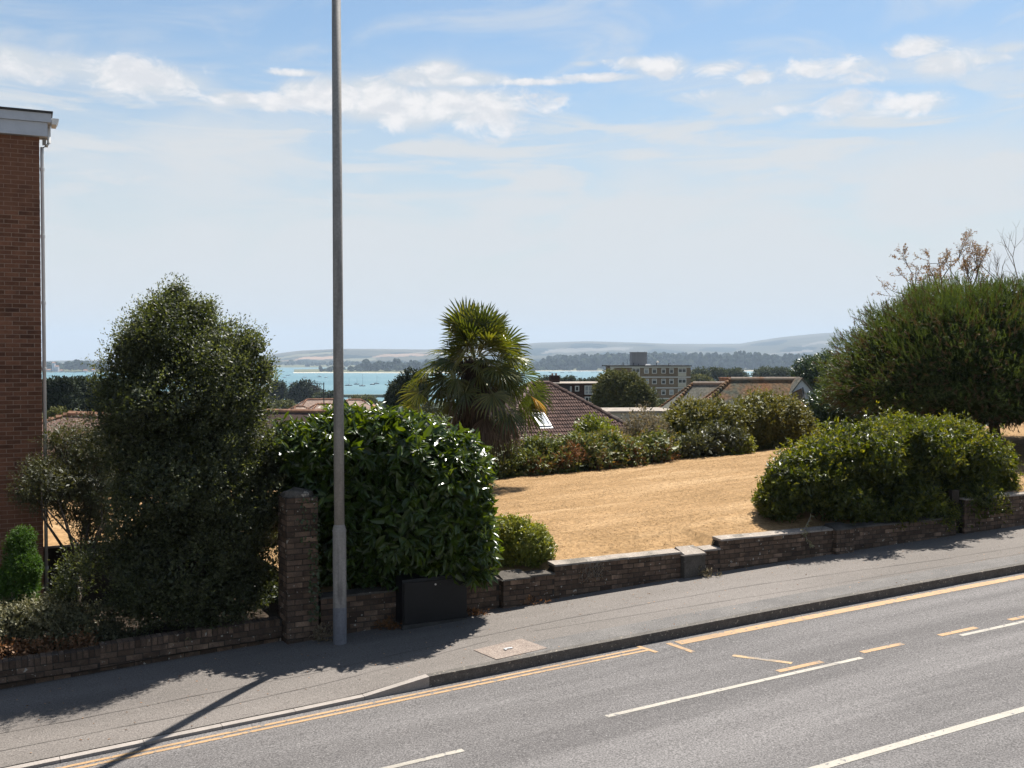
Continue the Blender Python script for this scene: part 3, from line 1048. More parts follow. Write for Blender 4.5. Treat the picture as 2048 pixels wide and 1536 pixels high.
# low wall beside the laurel and along the lower lawn
w1 = thing('brick_wall', pw(8.5, WV, zpav(8.5)), 'low weathered brick wall with rendered coping between the tall gate pillar and the step up', 'wall')
it = []
wall_run(w1, 4.72, 7.80, WV, CAMZ - 3.70, it)
wall_run(w1, 8.36, 8.86, WV, CAMZ - 3.70, it)
wall_run(w1, 8.86, 11.52, WV, CAMZ - 3.565, it)
wall_run(w1, 12.03, 12.42, WV, CAMZ - 3.565, it)
coping(w1, 4.72, 7.80, WV, WV + .21, CAMZ - 3.70, .05, M['coping_shaded'])
coping(w1, 8.36, 8.86, WV, WV + .21, CAMZ - 3.70, .05, M['coping_shaded'])
coping(w1, 8.86, 11.52, WV, WV + .21, CAMZ - 3.565, .055, M['coping'])
coping(w1, 12.03, 12.42, WV, WV + .21, CAMZ - 3.565, .055, M['coping'])
pier(w1, 7.82, 8.34, WV - .10, WV + .24, CAMZ - 3.70, it, M['coping_shaded'])
pier(w1, 11.54, 12.01, WV - .09, WV + .24, CAMZ - 3.60, it, M['coping'], brick=False, caph=.12)
lay(w1, it, M['old_brick'], M['old_brick_joined'])
# taller wall in front of the big rounded shrub
w2 = thing('brick_wall', pw(16.5, WV, zpav(16.5)), 'taller weathered brick wall running uphill under the big rounded shrub', 'wall')
it = []
wall_run(w2, 12.425, 15.20, WV, CAMZ - 3.405, it)
wall_run(w2, 15.72, 18.72, WV, CAMZ - 3.405, it)
coping(w2, 12.425, 15.20, WV, WV + .21, CAMZ - 3.405, .055, M['coping'])
coping(w2, 15.72, 18.72, WV, WV + .21, CAMZ - 3.405, .055, M['coping_shaded'])
pier(w2, 15.22, 15.70, WV - .10, WV + .24, CAMZ - 3.40, it, M['coping_shaded'])
lay(w2, it, M['old_brick'], M['old_brick_joined'])
w3 = thing('brick_wall', pw(24, WV, zpav(24)), 'highest stretch of brick wall at the right edge past the dark gap', 'wall')
it = []
wall_run(w3, 18.98, 30.0, WV, CAMZ - 3.03, it)
coping(w3, 18.98, 30.0, WV, WV + .21, CAMZ - 3.03, .055, M['coping'])
lay(w3, it, M['old_brick'], M['old_brick_joined'])
gp = MB()
gp.box(pw(18.74, WV + .12, zpav(18.8) - .1), U3 * .22, V3 * .10, Z3 * 1.05)
solo('gate_post', gp.mesh('gate_post', M['wood_dark']), 'narrow dark post filling the gap between the two wall stretches', 'post')

# tall gate pillar
pu0, pu1 = 4.18, 4.68
PV = 15.56
pil = thing('gate_pillar', pw((pu0 + pu1) / 2, PV + .25, zpav(4.4)), 'tall brick gate pillar with crumbling mortar cap beside the lamp post', 'gate pillar')
ZP = CAMZ - 2.10
mb = MB()
P = [pw(*c, zpav(4.4) - .2) for c in ((pu0 + .009, PV + .009), (pu1 - .009, PV + .009), (pu1 - .009, PV + .49), (pu0 + .009, PV + .49))]
mb.hexa(P + [np.array([c[0], c[1], ZP]) for c in P])
part('mortar_core', mb.mesh('mortar_core', M['old_mortar']), pil)
it = []
for r_ in range(27):
    z = ZP - BC * (r_ + .5)
    w = pu1 - pu0
    for face in range(3):
        lens = [w / 2, w / 2] if (r_ + (face > 0)) % 2 else [w / 4, w / 2, w / 4]
        s = 0.0
        for L in lens:
            if face == 0:
                x, y = xy(pu0 + s + L / 2, PV + .05 + random.uniform(-.006, .004)); rz = TH; LL = L
            elif face == 1:
                a0 = PV + .103 + (s) * (.5 - .105) / w; LL = L * (.5 - .105) / w
                x, y = xy(pu0 + .05 + random.uniform(-.004, .004), a0 + LL / 2); rz = TH - math.pi / 2
            else:
                a0 = PV + .103 + (s) * (.5 - .105) / w; LL = L * (.5 - .105) / w
                x, y = xy(pu1 - .05, a0 + LL / 2); rz = TH + math.pi / 2
            it.append(((x, y, z + random.uniform(-.003, .003)), rz, (LL - .012, .10, BH)))
            s += L
lay(pil, it, M['old_brick'], M['old_brick_joined'])
mb = MB()
uc_, vc_ = (pu0 + pu1) / 2, PV + .25
ring = []
for lvl, (zz, hw) in enumerate(((0, .26), (.03, .255), (.065, .20), (.10, .10))):
    for k in range(8):
        t = 2 * math.pi * (k + .5) / 8
        rr = hw / max(abs(math.cos(t)), abs(math.sin(t))) * random.uniform(.9, 1.04)
        ring.append(pw(uc_ + rr * math.cos(t), vc_ + rr * math.sin(t), ZP + zz + (random.uniform(-.03, .03) if lvl else 0)))
ring += [pw(uc_ - .07, vc_ + .03, ZP + .135)]
Q = [(l * 8 + k, l * 8 + (k + 1) % 8, (l + 1) * 8 + (k + 1) % 8, (l + 1) * 8 + k) for l in range(3) for k in range(8)]
mb.add(ring, Q, [(24 + k, 24 + (k + 1) % 8, 32) for k in range(8)])
part('mortar_cap', mb.mesh('mortar_cap', M['cap_mortar']), pil)

# low garden wall with a soldier course, left
lw = thing('garden_wall', pw(1.5, 15.8, zpav(1.5)), 'low brick garden wall topped with upright bricks on the far left', 'wall')
it, its = [], []
for (u0, u1, zl, sl) in ((-7.0, 1.55, CAMZ - 4.155, .022), (1.55, 4.17, CAMZ - 4.075, .035)):
    u = u0
    while u < u1 - .03:
        zt = zl + sl * (u - (0 if u1 < 2 else 1.55))
        x, y = xy(u + .0375, 15.8 + .11 + random.uniform(-.006, .006))
        its.append(((x, y, zt - .0545 + random.uniform(-.004, .004)), TH, (.068, .22, .109), 0 if u > -.1 else 1))
        u += .0785
    for r_ in range(5):
        u = u0 - (r_ % 2) * BP / 2
        while u < u1 - .03:
            a, b_ = max(u, u0), min(u + BW, u1)
            zt = zl + sl * ((a + b_) / 2 - (0 if u1 < 2 else 1.55)) - .115 - BC * (r_ + .5)
            if b_ - a > .05 and zt > zpav(a) - .06:
                x, y = xy((a + b_) / 2, 15.85 + random.uniform(-.004, .004))
                it.append(((x, y, zt), TH, (b_ - a, .10, BH), 0 if a > -.1 else 1))
            u += BP
    mb = MB()
    seg = 6
    for s in range(seg):
        a, b_ = u0 + (u1 - u0) * s / seg, u0 + (u1 - u0) * (s + 1) / seg
        k0 = 0 if u1 < 2 else 1.55
        P = [pw(*c, zpav(u0) - .25) for c in ((a, 15.809), (b_, 15.809), (b_, 16.01), (a, 16.01))]
        mb.hexa(P + [np.array([c[0], c[1], zl + sl * (uu - k0) - .012]) for c, uu in zip(P, (a, b_, b_, a))])
    part('mortar_core', mb.mesh('mortar_core', M['old_mortar']), lw)
lay(lw, it, M['old_brick'], M['old_brick_joined'], most=200)
lay(lw, its, M['old_brick'], M['old_brick_joined'], name='capping_brick', most=100)

# ------------------------------------------------------------------ brick block of flats, left edge
BT = R(25.5)
bu = np.array([math.cos(BT), math.sin(BT), 0])
bn = np.array([-math.sin(BT), math.cos(BT), 0])     # away from the street
corner = at(83, 720, 17.9)
corner[2] = 0
blk = thing('brick_building', corner + Z3 * (CAMZ - 4.6), 'tall modern red brick building with white fascia at the left edge', 'building')
zwt = CAMZ + (HOR - 277) * 17.9 / FPX
zwb = CAMZ - 5.0
mb = MB()
o = corner + Z3 * zwb
mb.box(o - bu * 9 + bn * .004, bu * 8.996, bn * 9.0, Z3 * (zwt - zwb))
part('wall', mb.mesh('wall', M['flat_mortar']), blk)
it = []
row = 0
z = zwt - .0375
while z > zwb:
    off = [0, .1125, .03, .14][row % 2]
    s = -off
    while s < 3.2:
        a, b_ = max(s, 0), s + .215
        c = corner - bu * (a + b_) / 2 + bn * .051
        seen = 0 if (s < .86 and z > CAMZ - 3.2) else 1
        it.append(((c[0], c[1], z), BT, (b_ - a, .102, .065), seen))
        s += .225
    # return of the corner seen edge-on
    c = corner + bn * (.215 if row % 2 == 0 else .16) - bu * .05
    z -= .075
    row += 1
z = zwt - .0375
row = 0
while z > zwb:                                  # the side wall round the corner
    s = .10 + (.1125 if row % 2 else 0)
    while s < 8.7:
        c = corner + bn * (s + .1075) + bu * (-.047)
        it.append(((c[0], c[1], z), BT + math.pi / 2, (.215, .102, .065), 2))
        s += .225
    z -= .075
    row += 1
lay(blk, it, M['flat_brick'], M['flat_brick_joined'])
# fascia: two tiers, felt edge, soffit, gutter at the corner
mb = MB()
f0 = corner - bu * 9 - bn * .10
mb.box(f0 + Z3 * (zwt + .005), bu * 9.13, bn * .34, Z3 * .235)
part('lower_fascia', mb.mesh('lower_fascia', M['white_board']), blk)
mb = MB()
mb.box(f0 - bn * .035 + Z3 * (zwt + .243), bu * 9.19, bn * .37, Z3 * .150)
part('upper_fascia', mb.mesh('upper_fascia', M['white_board']), blk)
mb = MB()
mb.box(f0 - bn * .06 + Z3 * (zwt + .395), bu * 9.215, bn * .42, Z3 * .035)
mb.box(f0 + bn * .37 + Z3 * (zwt + .395), bu * 8.98, bn * 8.7, Z3 * .03)
mb.box(f0 + bn * .37 + Z3 * (zwt + .005), bu * 8.98, bn * 8.7, Z3 * .385)
part('roof_edge', mb.mesh('roof_edge', M['felt']), blk)
mb = MB()
gc = corner + bu * .195 - bn * .10 + Z3 * (zwt + .22)
for (a, b_, c_, d_) in ((0, .0, .0, .0),):
    prof = [(0, 0), (.075, 0), (.112, .075), (.115, .105), (0, .105)]
    V = [gc + bu * x + Z3 * y_ for x, y_ in prof] + [gc + bu * x + Z3 * y_ + bn * .36 for x, y_ in prof]
    mb.add(V, [(0, 1, 6, 5), (1, 2, 7, 6), (2, 3, 8, 7), (3, 4, 9, 8), (4, 0, 5, 9)], [(0, 4, 3), (0, 3, 2), (0, 2, 1), (5, 8, 9), (5, 7, 8), (5, 6, 7)])
part('gutter', mb.mesh('gutter', M['white_pipe']), blk)
mb = MB()
pc = corner + bn * .12 + bu * .045
zt = zwt
mb.tube([pc + bu * .11 + Z3 * (zt + .22), pc + bu * .11 + Z3 * (zt - .06), pc + bu * .075 + Z3 * (zt - .115), pc + Z3 * (zt - .155), pc + Z3 * (zt - .3), pc + Z3 * (zwb + .1)],
        [.032] * 6, 8)
part('downpipe', mb.mesh('downpipe', M['white_pipe'], smooth=True), blk)
for k in range(7):
    mb = MB()
    c = pc + Z3 * (zwt - .55 - 1.15 * k)
    mb.tube([c, c + Z3 * .05], .041, 8)
    part('pipe_bracket', mb.mesh('pipe_bracket', M['white_pipe']), blk)
mb = MB()
c = corner + bn * .06 + bu * .05 + Z3 * (zwt - .11)
mb.box(c, bu * .06, bn * .06, Z3 * .1)
part('security_lamp', mb.mesh('security_lamp', M['steel']), blk)

# ------------------------------------------------------------------ lamp post
lp = pw(4.883, 15.147, zpav(4.88))
post = thing('lamp_post', lp, 'tall galvanised steel lamp post standing on the pavement beside the brick pillar', 'lamp post')
lean = np.array([-.0022, .001, 0])


def pp(h): return lp + lean * h + Z3 * h


mb = MB()
mb.tube([pp(-.1), pp(.555)], [.1035, .1035], 20, cap=False)
part('painted_foot', mb.mesh('painted_foot', M['pole_paint'], smooth=True), post)
mb = MB()
mb.tube([pp(.555), pp(1.70)], [.1020, .1020], 20, cap=False)
part('base_tube', mb.mesh('base_tube', M['steel'], smooth=True), post)
mb = MB()
mb.tube([pp(1.70), pp(1.715), pp(1.81)], [.106, .106, .082], 20, cap=False)
part('shoulder', mb.mesh('shoulder', M['steel'], smooth=True), post)
mb = MB()
mb.tube([pp(1.81), pp(4.5), pp(11.8)], [.0785, .0775, .064], 20)
part('shaft', mb.mesh('shaft', M['steel'], smooth=True), post)
mb = MB()
mb.box(pp(.75) - U3 * .05 - V3 * .1045, U3 * .10, V3 * .02, Z3 * .55)
part('access_door', mb.mesh('access_door', M['steel']), post)
mb = MB()
mb.tube([pp(11.75), pp(12.0) - V3 * .25, pp(12.1) - V3 * .9], [.035, .03, .03], 8)
part('bracket_arm', mb.mesh('bracket_arm', M['steel'], smooth=True), post)
mb = MB()
hd = pp(12.06) - V3 * 1.5
mb.hexa([hd - U3 * .13, hd + U3 * .13, hd + U3 * .09 + V3 * .65, hd - U3 * .09 + V3 * .65, hd - U3 * .10 + Z3 * .10, hd + U3 * .10 + Z3 * .10, hd + U3 * .06 + V3 * .62 + Z3 * .10, hd - U3 * .06 + V3 * .62 + Z3 * .10])
part('lantern', mb.mesh('lantern', M['steel']), post)

# ------------------------------------------------------------------ street cabinet
cb0, cb1, cv0, cv1 = 5.94, 7.05, 15.245, 15.55
zc = zpav(6.5)
zt = zc + .80
cab = thing('street_cabinet', pw(6.5, 15.4, zc), 'black metal street cabinet standing against the low wall under the laurel', 'cabinet')
mb = MB()
P = [pw(*c, zc - .1) for c in ((cb0, cv0 + .02), (cb1, cv0 + .02), (cb1, cv1), (cb0, cv1))]
mb.hexa(P + [np.array([c[0], c[1], zt - .06]) for c in P])
part('body', mb.mesh('body', M['cabinet']), cab)
mb = MB()
P = [pw(*c, zt - .075) for c in ((cb0 - .015, cv0 - .01), (cb1 + .015, cv0 - .01), (cb1 + .015, cv1 + .01), (cb0 - .015, cv1 + .01))]
T = [pw(*c) for c in ((cb0 - .01, cv0, zt - .03), (cb1 + .01, cv0, zt - .03), (cb1 + .01, cv1, zt + .02), (cb0 - .01, cv1, zt + .02))]
mb.hexa(P + T)
part('lid', mb.mesh('lid', M['cabinet']), cab)
mb = MB()
P = [pw(*c, zc + .06) for c in ((cb0 + .025, cv0), (cb1 - .025, cv0), (cb1 - .025, cv0 + .019), (cb0 + .025, cv0 + .019))]
mb.hexa(P + [np.array([c[0], c[1], zt - .09]) for c in P])
door = part('door', mb.mesh('door', M['cabinet']), cab)
mb = MB()
lc = pw(6.49, cv0 - .004, zt - .15)
mb.tube([lc, lc - V3 * .012], .016, 8)
part('lock', mb.mesh('lock', M['lock']), door)
mb = MB()
P = [pw(*c, zc - .1) for c in ((cb0 - .012, cv0 - .008), (cb1 + .012, cv0 - .008), (cb1 + .012, cv1 + .01), (cb0 - .012, cv1 + .01))]
mb.hexa(P + [np.array([c[0], c[1], zc + .055]) for c in P])
part('plinth', mb.mesh('plinth', M['metal_dark']), cab)

# raised garden edge behind the left garden
rg = thing('garden_fence', pw(3.0, 20.0, CAMZ - 4.3), 'dark low board fence at the foot of the sunlit bank beside the brick building', 'fence')
for k in range(52):
    mb = MB()
    u = 0.2 + .135 * k
    mb.box(pw(u, 19.9, CAMZ - 4.6), U3 * .1345, V3 * .02, Z3 * (1.29 + random.uniform(-.008, .008)))
    part('board', mb.mesh('board', M['wood_dark']), rg)
mb = MB()
mb.box(pw(0.15, 19.87, CAMZ - 3.305), U3 * 7.1, V3 * .07, Z3 * .03)
part('top_rail', mb.mesh('top_rail', M['coping']), rg)  # paler than the boards: sunlight on the fence top put into the colour
# ------------------------------------------------------------------ foliage tools
def unit(a):
    return a / (np.linalg.norm(a, axis=-1, keepdims=True) + 1e-9)


def fbm(P, seed, octv=4):
    rg = np.random.default_rng(seed)
    s = 0
    amp = 1.0
    fr = 1.0
    for o_ in range(octv):
        for k in range(3):
            d = rg.normal(size=3)
            s = s + amp * np.sin((P @ (d / np.linalg.norm(d))) * fr * 2.2 + rg.uniform(0, 6.28))
        amp *= .55
        fr *= 2.1
    return s / 3.6


def leaf_geo(P, D, N, L, W, style='kite', curl=0.0):
    """P base, D direction, N normal -> vertices, faces"""
    n = len(P)
    D = unit(D)
    S = unit(np.cross(D, N))
    N = np.cross(S, D)
    L = np.broadcast_to(L, n)[:, None]
    W = np.broadcast_to(W, n)[:, None]
    if style == 'kite':
        V = np.stack([P, P + D * L * .45 + S * W / 2 + N * L * .04, P + D * L - N * L * curl, P + D * L * .45 - S * W / 2 + N * L * .04], 1)
        F = np.arange(n * 4).reshape(n, 4)
        return V.reshape(-1, 3), [F], [np.arange(n)]
    if style == 'fold':      # keeled, drooping leaf: 6 corners, two quads per half
        a = P + D * L * .30
        m_ = P + D * L * .66 - N * L * curl * .35
        t = P + D * L - N * L * curl
        w1 = W * .46
        up = N * W * .17
        V = np.stack([P, a + S * w1 + up, m_ + S * w1 * .86 + up, t, m_ - S * w1 * .86 + up, a - S * w1 + up, a, m_], 1)
        i = np.arange(n)[:, None] * 8
        F = np.concatenate([i + [0, 1, 6, 6]], 0)[:, :3]
        T = np.concatenate([i + np.array([[0, 1, 6]]), i + np.array([[0, 6, 5]]), i + np.array([[2, 3, 7]]), i + np.array([[7, 3, 4]])])
        Qd = np.concatenate([i + np.array([[1, 2, 7, 6]]), i + np.array([[6, 7, 4, 5]])])
        return V.reshape(-1, 3), [Qd, T], [np.tile(np.arange(n), 2), np.tile(np.arange(n), 4)]
    if style == 'tri':
        V = np.stack([P - S * W / 2, P + S * W / 2, P + D * L - N * L * curl], 1)
        return V.reshape(-1, 3), [np.arange(n * 3).reshape(n, 3)], [np.arange(n)]


def leaf_mesh(name, P, D, N, L, W, rnd, mat, style='kite', curl=0.0, smooth=False):
    V, Fs, ow = leaf_geo(P, D, N, L, W, style, curl)
    return fast_mesh(name, V, Fs, [mat], rnd=np.concatenate([rnd[o_] for o_ in ow]), smooth=smooth)


def twigs(lobes, n, seed, shell=.4, noise=.22, nscale=1.6, low=-1.0, cull=.55):
    """points over the lobes' outsides, with outward directions"""
    rg = np.random.default_rng(seed)
    lobes = np.asarray(lobes, float)
    area = (lobes[:, 3] * lobes[:, 4] + lobes[:, 4] * lobes[:, 5] + lobes[:, 3] * lobes[:, 5])
    pick = rg.choice(len(lobes), n, p=area / area.sum())
    d = unit(rg.normal(size=(n, 3)))
    lowm = d[:, 2] < low
    d[lowm, 2] *= -.5
    d = unit(d)
    Rr = lobes[pick, 3:6]
    c = lobes[pick, :3]
    P0 = c + d * Rr
    r = 1 - shell * rg.random(n) ** 1.7
    r = r * (1 + noise * fbm(P0 * nscale, seed))
    P = c + d * Rr * r[:, None]
    O = unit(d / Rr)
    keep = np.ones(n, bool)
    for l in lobes:
        qd = (((P - l[:3]) / l[3:6]) ** 2).sum(1)
        keep &= ~(qd < cull ** 2)
    return P[keep], O[keep], rg


def foliage(name, parent, lobes, n, per, L, W, mat, seed, shell=.4, noise=.22, nscale=1.6, twig=.2, up=.25, out=.9, jit=.55, low=-1.0, cull=.55,
            style='kite', curl=0.0, droop=0.0, inner=.25, rspread=.45, leaf_up=.55, label=None, parts=0, leaf_name='leaf', pmat=None, tint=None, kind='stuff'):
    P, O, rg = twigs(lobes, n, seed, shell, noise, nscale, low, cull)
    n = len(P)
    T = unit(O * out + np.array([0, 0, up]) + rg.normal(size=(n, 3)) * jit * .5)
    cr = np.clip(.5 + .30 * fbm(P * nscale * .8, seed + 5) + rg.normal(0, .12, n), 0, 1)
    if tint is not None: cr = np.clip(cr + tint(P), 0, 1)
    P = np.repeat(P, per, 0)
    T = np.repeat(T, per, 0)
    O = np.repeat(O, per, 0)
    cr = np.repeat(cr, per)
    m_ = len(P)
    t = rg.random(m_)
    side = unit(np.cross(T, rg.normal(size=(m_, 3))))
    Pl = P + T * (twig * (t - .35))[:, None] + side * (twig * .08)
    D = unit(T * (.35 + .6 * t)[:, None] + side * .9 + np.array([0, 0, -droop]) + rg.normal(size=(m_, 3)) * .15)
    N = unit(np.array([0, 0, leaf_up]) + O * .5 + T * .25 + rg.normal(size=(m_, 3)) * jit)
    Ls = L * rg.uniform(.7, 1.2, m_)
    Ws = W * rg.uniform(.75, 1.15, m_)
    rnd = np.clip(cr * (1 - rspread) + rg.random(m_) * rspread, 0, 1)
    if inner > 0:                                     # leaves deeper in, so that no daylight comes through
        lb = np.asarray(lobes, float).copy()
        lb[:, 3:6] *= .88
        ar = (4.19 * (lb[:, 3] * lb[:, 4] + lb[:, 4] * lb[:, 5] + lb[:, 3] * lb[:, 5])).sum()
        L2, W2 = max(L * 1.9, .05), max(W * 2.3, .03)
        k = int(min(60000, inner * 7 * ar / (L2 * W2 * .55)))
        P2, O2, rg2 = twigs(lb, k, seed, .5, noise, nscale, low, .42)
        N2 = unit(O2 * .8 + rg.normal(size=P2.shape) * .7)
        D2 = unit(np.cross(N2, rg.normal(size=P2.shape)))
        Pl = np.concatenate([Pl, P2]); D = np.concatenate([D, D2]); N = np.concatenate([N, N2])
        Ls = np.concatenate([Ls, np.full(len(P2), L2)]); Ws = np.concatenate([Ws, np.full(len(P2), W2)])
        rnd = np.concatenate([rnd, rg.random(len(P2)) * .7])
    made = []
    if parts:
        # the largest leaves in view become single parts: the nearest of the outer ones
        first = np.arange(m_)
        sc = Pl[:m_, 1] - 0.6 * (O * np.array([0, -1, .35])).sum(1) - 1.5 * (Ls[:m_] - L)
        order = first[np.argsort(sc)]
        sel = rg.choice(order[:parts * 3], parts, replace=False)
        sel_set = np.zeros(len(Pl), bool)
        sel_set[sel] = True
        variants = []
        for vi in range(6):
            V, Fs, ow = leaf_geo(np.zeros((1, 3)), np.array([[0, 1, 0.]]), np.array([[0, 0, 1.]]), L, W * (.85 + .06 * vi), style, curl * (.6 + .16 * vi))
            r1 = np.array([(vi + .5) / 6])
            variants.append(fast_mesh(leaf_name, V, Fs, [mat], rnd=np.concatenate([r1[o_] for o_ in ow])))
        Dn = unit(D)
        Sn = unit(np.cross(Dn, N))
        Nn = np.cross(Sn, Dn)
        for i in sel:
            ob = bpy.data.objects.new(leaf_name, variants[min(5, int(rnd[i] * 6))])
            s = Ls[i] / L
            mtx = Matrix([[*(Sn[i, [0]] * s), *(Dn[i, [0]] * s), *(Nn[i, [0]] * s), Pl[i, 0]],
                          [*(Sn[i, [1]] * s), *(Dn[i, [1]] * s), *(Nn[i, [1]] * s), Pl[i, 1]],
                          [*(Sn[i, [2]] * s), *(Dn[i, [2]] * s), *(Nn[i, [2]] * s), Pl[i, 2]], [0, 0, 0, 1]])
            link(ob, parent)
            ob.matrix_basis = mtx
        keep = ~sel_set
        Pl, D, N, Ls, Ws, rnd = Pl[keep], D[keep], N[keep], Ls[keep], Ws[keep], rnd[keep]
    me = leaf_mesh(name, Pl, D, N, Ls, Ws, rnd, mat, style, curl)
    return part(name, me, parent, label, kind)


def lobes_px(Y, rows, depth=1.0, dep_k=0.0):
    """rows of (px, py, half width px, half height px[, depth half, dY])"""
    outl = []
    for r_ in rows:
        y = Y + (r_[5] if len(r_) > 5 else 0)
        c = at(r_[0], r_[1], y)
        outl.append((*c, r_[2] * y / FPX, (r_[4] if len(r_) > 4 and r_[4] else depth), r_[3] * y / FPX))
    return outl


def Yv(px, v):
    u = u_of(px, v)
    return xy(u, v)[1]


def limbs(name, parent, base, lobes, mat, r0=.12, seed=1, fork=.45, k=6, extra=0, kind=None):
    """trunk rising from base and forking towards each lobe, tapered"""
    rg = np.random.default_rng(seed)
    base = np.asarray(base, float)
    cen = np.mean([l[:3] for l in lobes], 0)
    f0 = base + (cen - base) * fork
    f0[2] = base[2] + (cen[2] - base[2]) * fork
    mb = MB()
    mid = (base + f0) / 2 + rg.normal(size=3) * r0 * np.array([1, 1, 0])
    mb.tube([base - Z3 * .15, mid, f0], [r0 * 1.15, r0 * .9, r0 * .7], 8)
    for l in lobes:
        c = np.array(l[:3])
        m1 = f0 + (c - f0) * .5 + rg.normal(size=3) * .12 * np.linalg.norm(c - f0)
        mb.tube([f0, m1, c], [r0 * .5, r0 * .32, r0 * .14], k)
        for e in range(extra):
            d = unit(rg.normal(size=3))
            d[2] = abs(d[2])
            tip = c + d * np.array(l[3:6]) * rg.uniform(.7, 1.05)
            s = f0 + (c - f0) * rg.uniform(.5, 1)
            mb.tube([s, (s + tip) / 2 + rg.normal(size=3) * .05, tip], [r0 * .2, r0 * .13, r0 * .05], 4)
    return part(name, mb.mesh(name, mat, smooth=True), parent, kind=kind)


M['bark'] = surf('bark', [(0.07, 0.055, 0.042), (0.115, 0.09, 0.07), (0.045, 0.036, 0.03)], 6, 0.95, 0.1, 0.01, 30, stretch=((4, 4, .8),), coord='Position')
M['pale_bark'] = surf('pale_bark', [(0.20, 0.17, 0.14), (0.28, 0.25, 0.21)], 6, 0.95, 0.1, 0.006, 30, coord='Position')
LF = {}
LF['holm'] = leafmat('grey_green_leaf', [(0.012, 0.017, 0.006), (0.042, 0.053, 0.022), (0.155, 0.168, 0.090)], .46, .42, .38, (2.3, 2.2, .7))
LF['laurel'] = leafmat('laurel_leaf', [(0.014, 0.030, 0.006), (0.034, 0.066, 0.009), (0.085, 0.130, 0.018)], .28, .55, .36, (3.1, 2.3, .4))
LF['olive'] = leafmat('olive_leaf', [(0.036, 0.040, 0.018), (0.07, 0.074, 0.036), (0.14, 0.14, 0.08)], .5, .35, .28, (1.5, 1.4, .5))
LF['conifer'] = leafmat('conifer_spray', [(0.022, 0.050, 0.008), (0.050, 0.105, 0.014), (0.12, 0.19, 0.035)], .6, .25, .28, (1.6, 1.7, .5))
LF['cream'] = leafmat('cream_edged_leaf', [(0.035, 0.040, 0.018), (0.10, 0.10, 0.048), (0.28, 0.255, 0.15)], .55, .3, .25, (1.2, 1.15, .7))
LF['russet'] = leafmat('russet_leaf', [(0.09, 0.055, 0.025), (0.24, 0.125, 0.06), (0.42, 0.25, 0.14)], .6, .3, .25, (1.3, 1.0, .6))
LF['gold'] = leafmat('gold_green_leaf', [(0.075, 0.105, 0.016), (0.17, 0.185, 0.026), (0.34, 0.315, 0.055)], .42, .4, .32, (1.5, 1.4, .4))
LF['tobira'] = leafmat('tobira_leaf', [(0.015, 0.027, 0.005), (0.048, 0.066, 0.010), (0.150, 0.148, 0.030)], .46, .38, .42, (2.9, 2.4, .35))
LF['bramble'] = leafmat('bramble_leaf', [(0.034, 0.052, 0.014), (0.075, 0.10, 0.026), (0.15, 0.165, 0.05), (0.27, 0.135, 0.06)], .55, .35, .25, (1.5, 1.35, .5))
LF['fern'] = leafmat('dead_fern', [(0.10, 0.05, 0.022), (0.19, 0.095, 0.042), (0.30, 0.165, 0.075)], .8, .15, .25, (1.2, 1.0, .7))
LF['bud'] = leafmat('yellowing_leaf', [(0.060, 0.066, 0.018), (0.125, 0.125, 0.030), (0.255, 0.205, 0.055)], .55, .3, .28, (1.4, 1.25, .5))
LF['greytwig'] = leafmat('dusty_leaf', [(0.10, 0.090, 0.055), (0.18, 0.15, 0.10), (0.27, 0.20, 0.14)], .7, .2, .25, (1.2, 1.1, .7))
LF['holly'] = leafmat('holly_leaf', [(0.018, 0.036, 0.012), (0.035, 0.062, 0.020), (0.070, 0.10, 0.04)], .35, .5, .15)
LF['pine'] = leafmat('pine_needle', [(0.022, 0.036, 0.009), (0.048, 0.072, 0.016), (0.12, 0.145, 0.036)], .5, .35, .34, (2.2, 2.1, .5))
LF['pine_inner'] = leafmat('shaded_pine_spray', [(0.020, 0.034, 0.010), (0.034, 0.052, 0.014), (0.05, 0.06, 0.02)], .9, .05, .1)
LF['brownpine'] = leafmat('dead_needle', [(0.050, 0.034, 0.018), (0.09, 0.062, 0.03), (0.14, 0.10, 0.05)], .8, .15, .15)
LF['autumn'] = leafmat('scorched_leaf', [(0.16, 0.085, 0.04), (0.24, 0.14, 0.075), (0.24, 0.21, 0.11)], .7, .2, .35, (1.3, 1.1, .7))
LF['palm'] = leafmat('palm_blade', [(0.022, 0.038, 0.008), (0.050, 0.070, 0.014), (0.15, 0.15, 0.034)], .34, .55, .30, (2.0, 1.8, .4))
LF['palm_old'] = leafmat('yellow_palm_blade', [(0.20, 0.16, 0.03), (0.42, 0.28, 0.04), (0.50, 0.30, 0.05)], .45, .4, .32, (1.3, 1.1, .4))
LF['palm_dead'] = leafmat('dead_palm_blade', [(0.026, 0.021, 0.016), (0.072, 0.057, 0.043), (0.20, 0.165, 0.125)], .75, .2, .2, (1.2, 1.1, .8))
LF['far'] = leafmat('distant_tree_leaf', [(0.030, 0.042, 0.020), (0.055, 0.070, 0.030), (0.105, 0.115, 0.050)], .8, .15, .12)
LF['far_dark'] = leafmat('distant_dark_leaf', [(0.016, 0.025, 0.014), (0.030, 0.042, 0.022), (0.060, 0.072, 0.034)], .8, .15, .08)
LF['far_olive'] = leafmat('distant_olive_leaf', [(0.055, 0.064, 0.024), (0.10, 0.108, 0.038), (0.185, 0.165, 0.065)], .8, .15, .15)

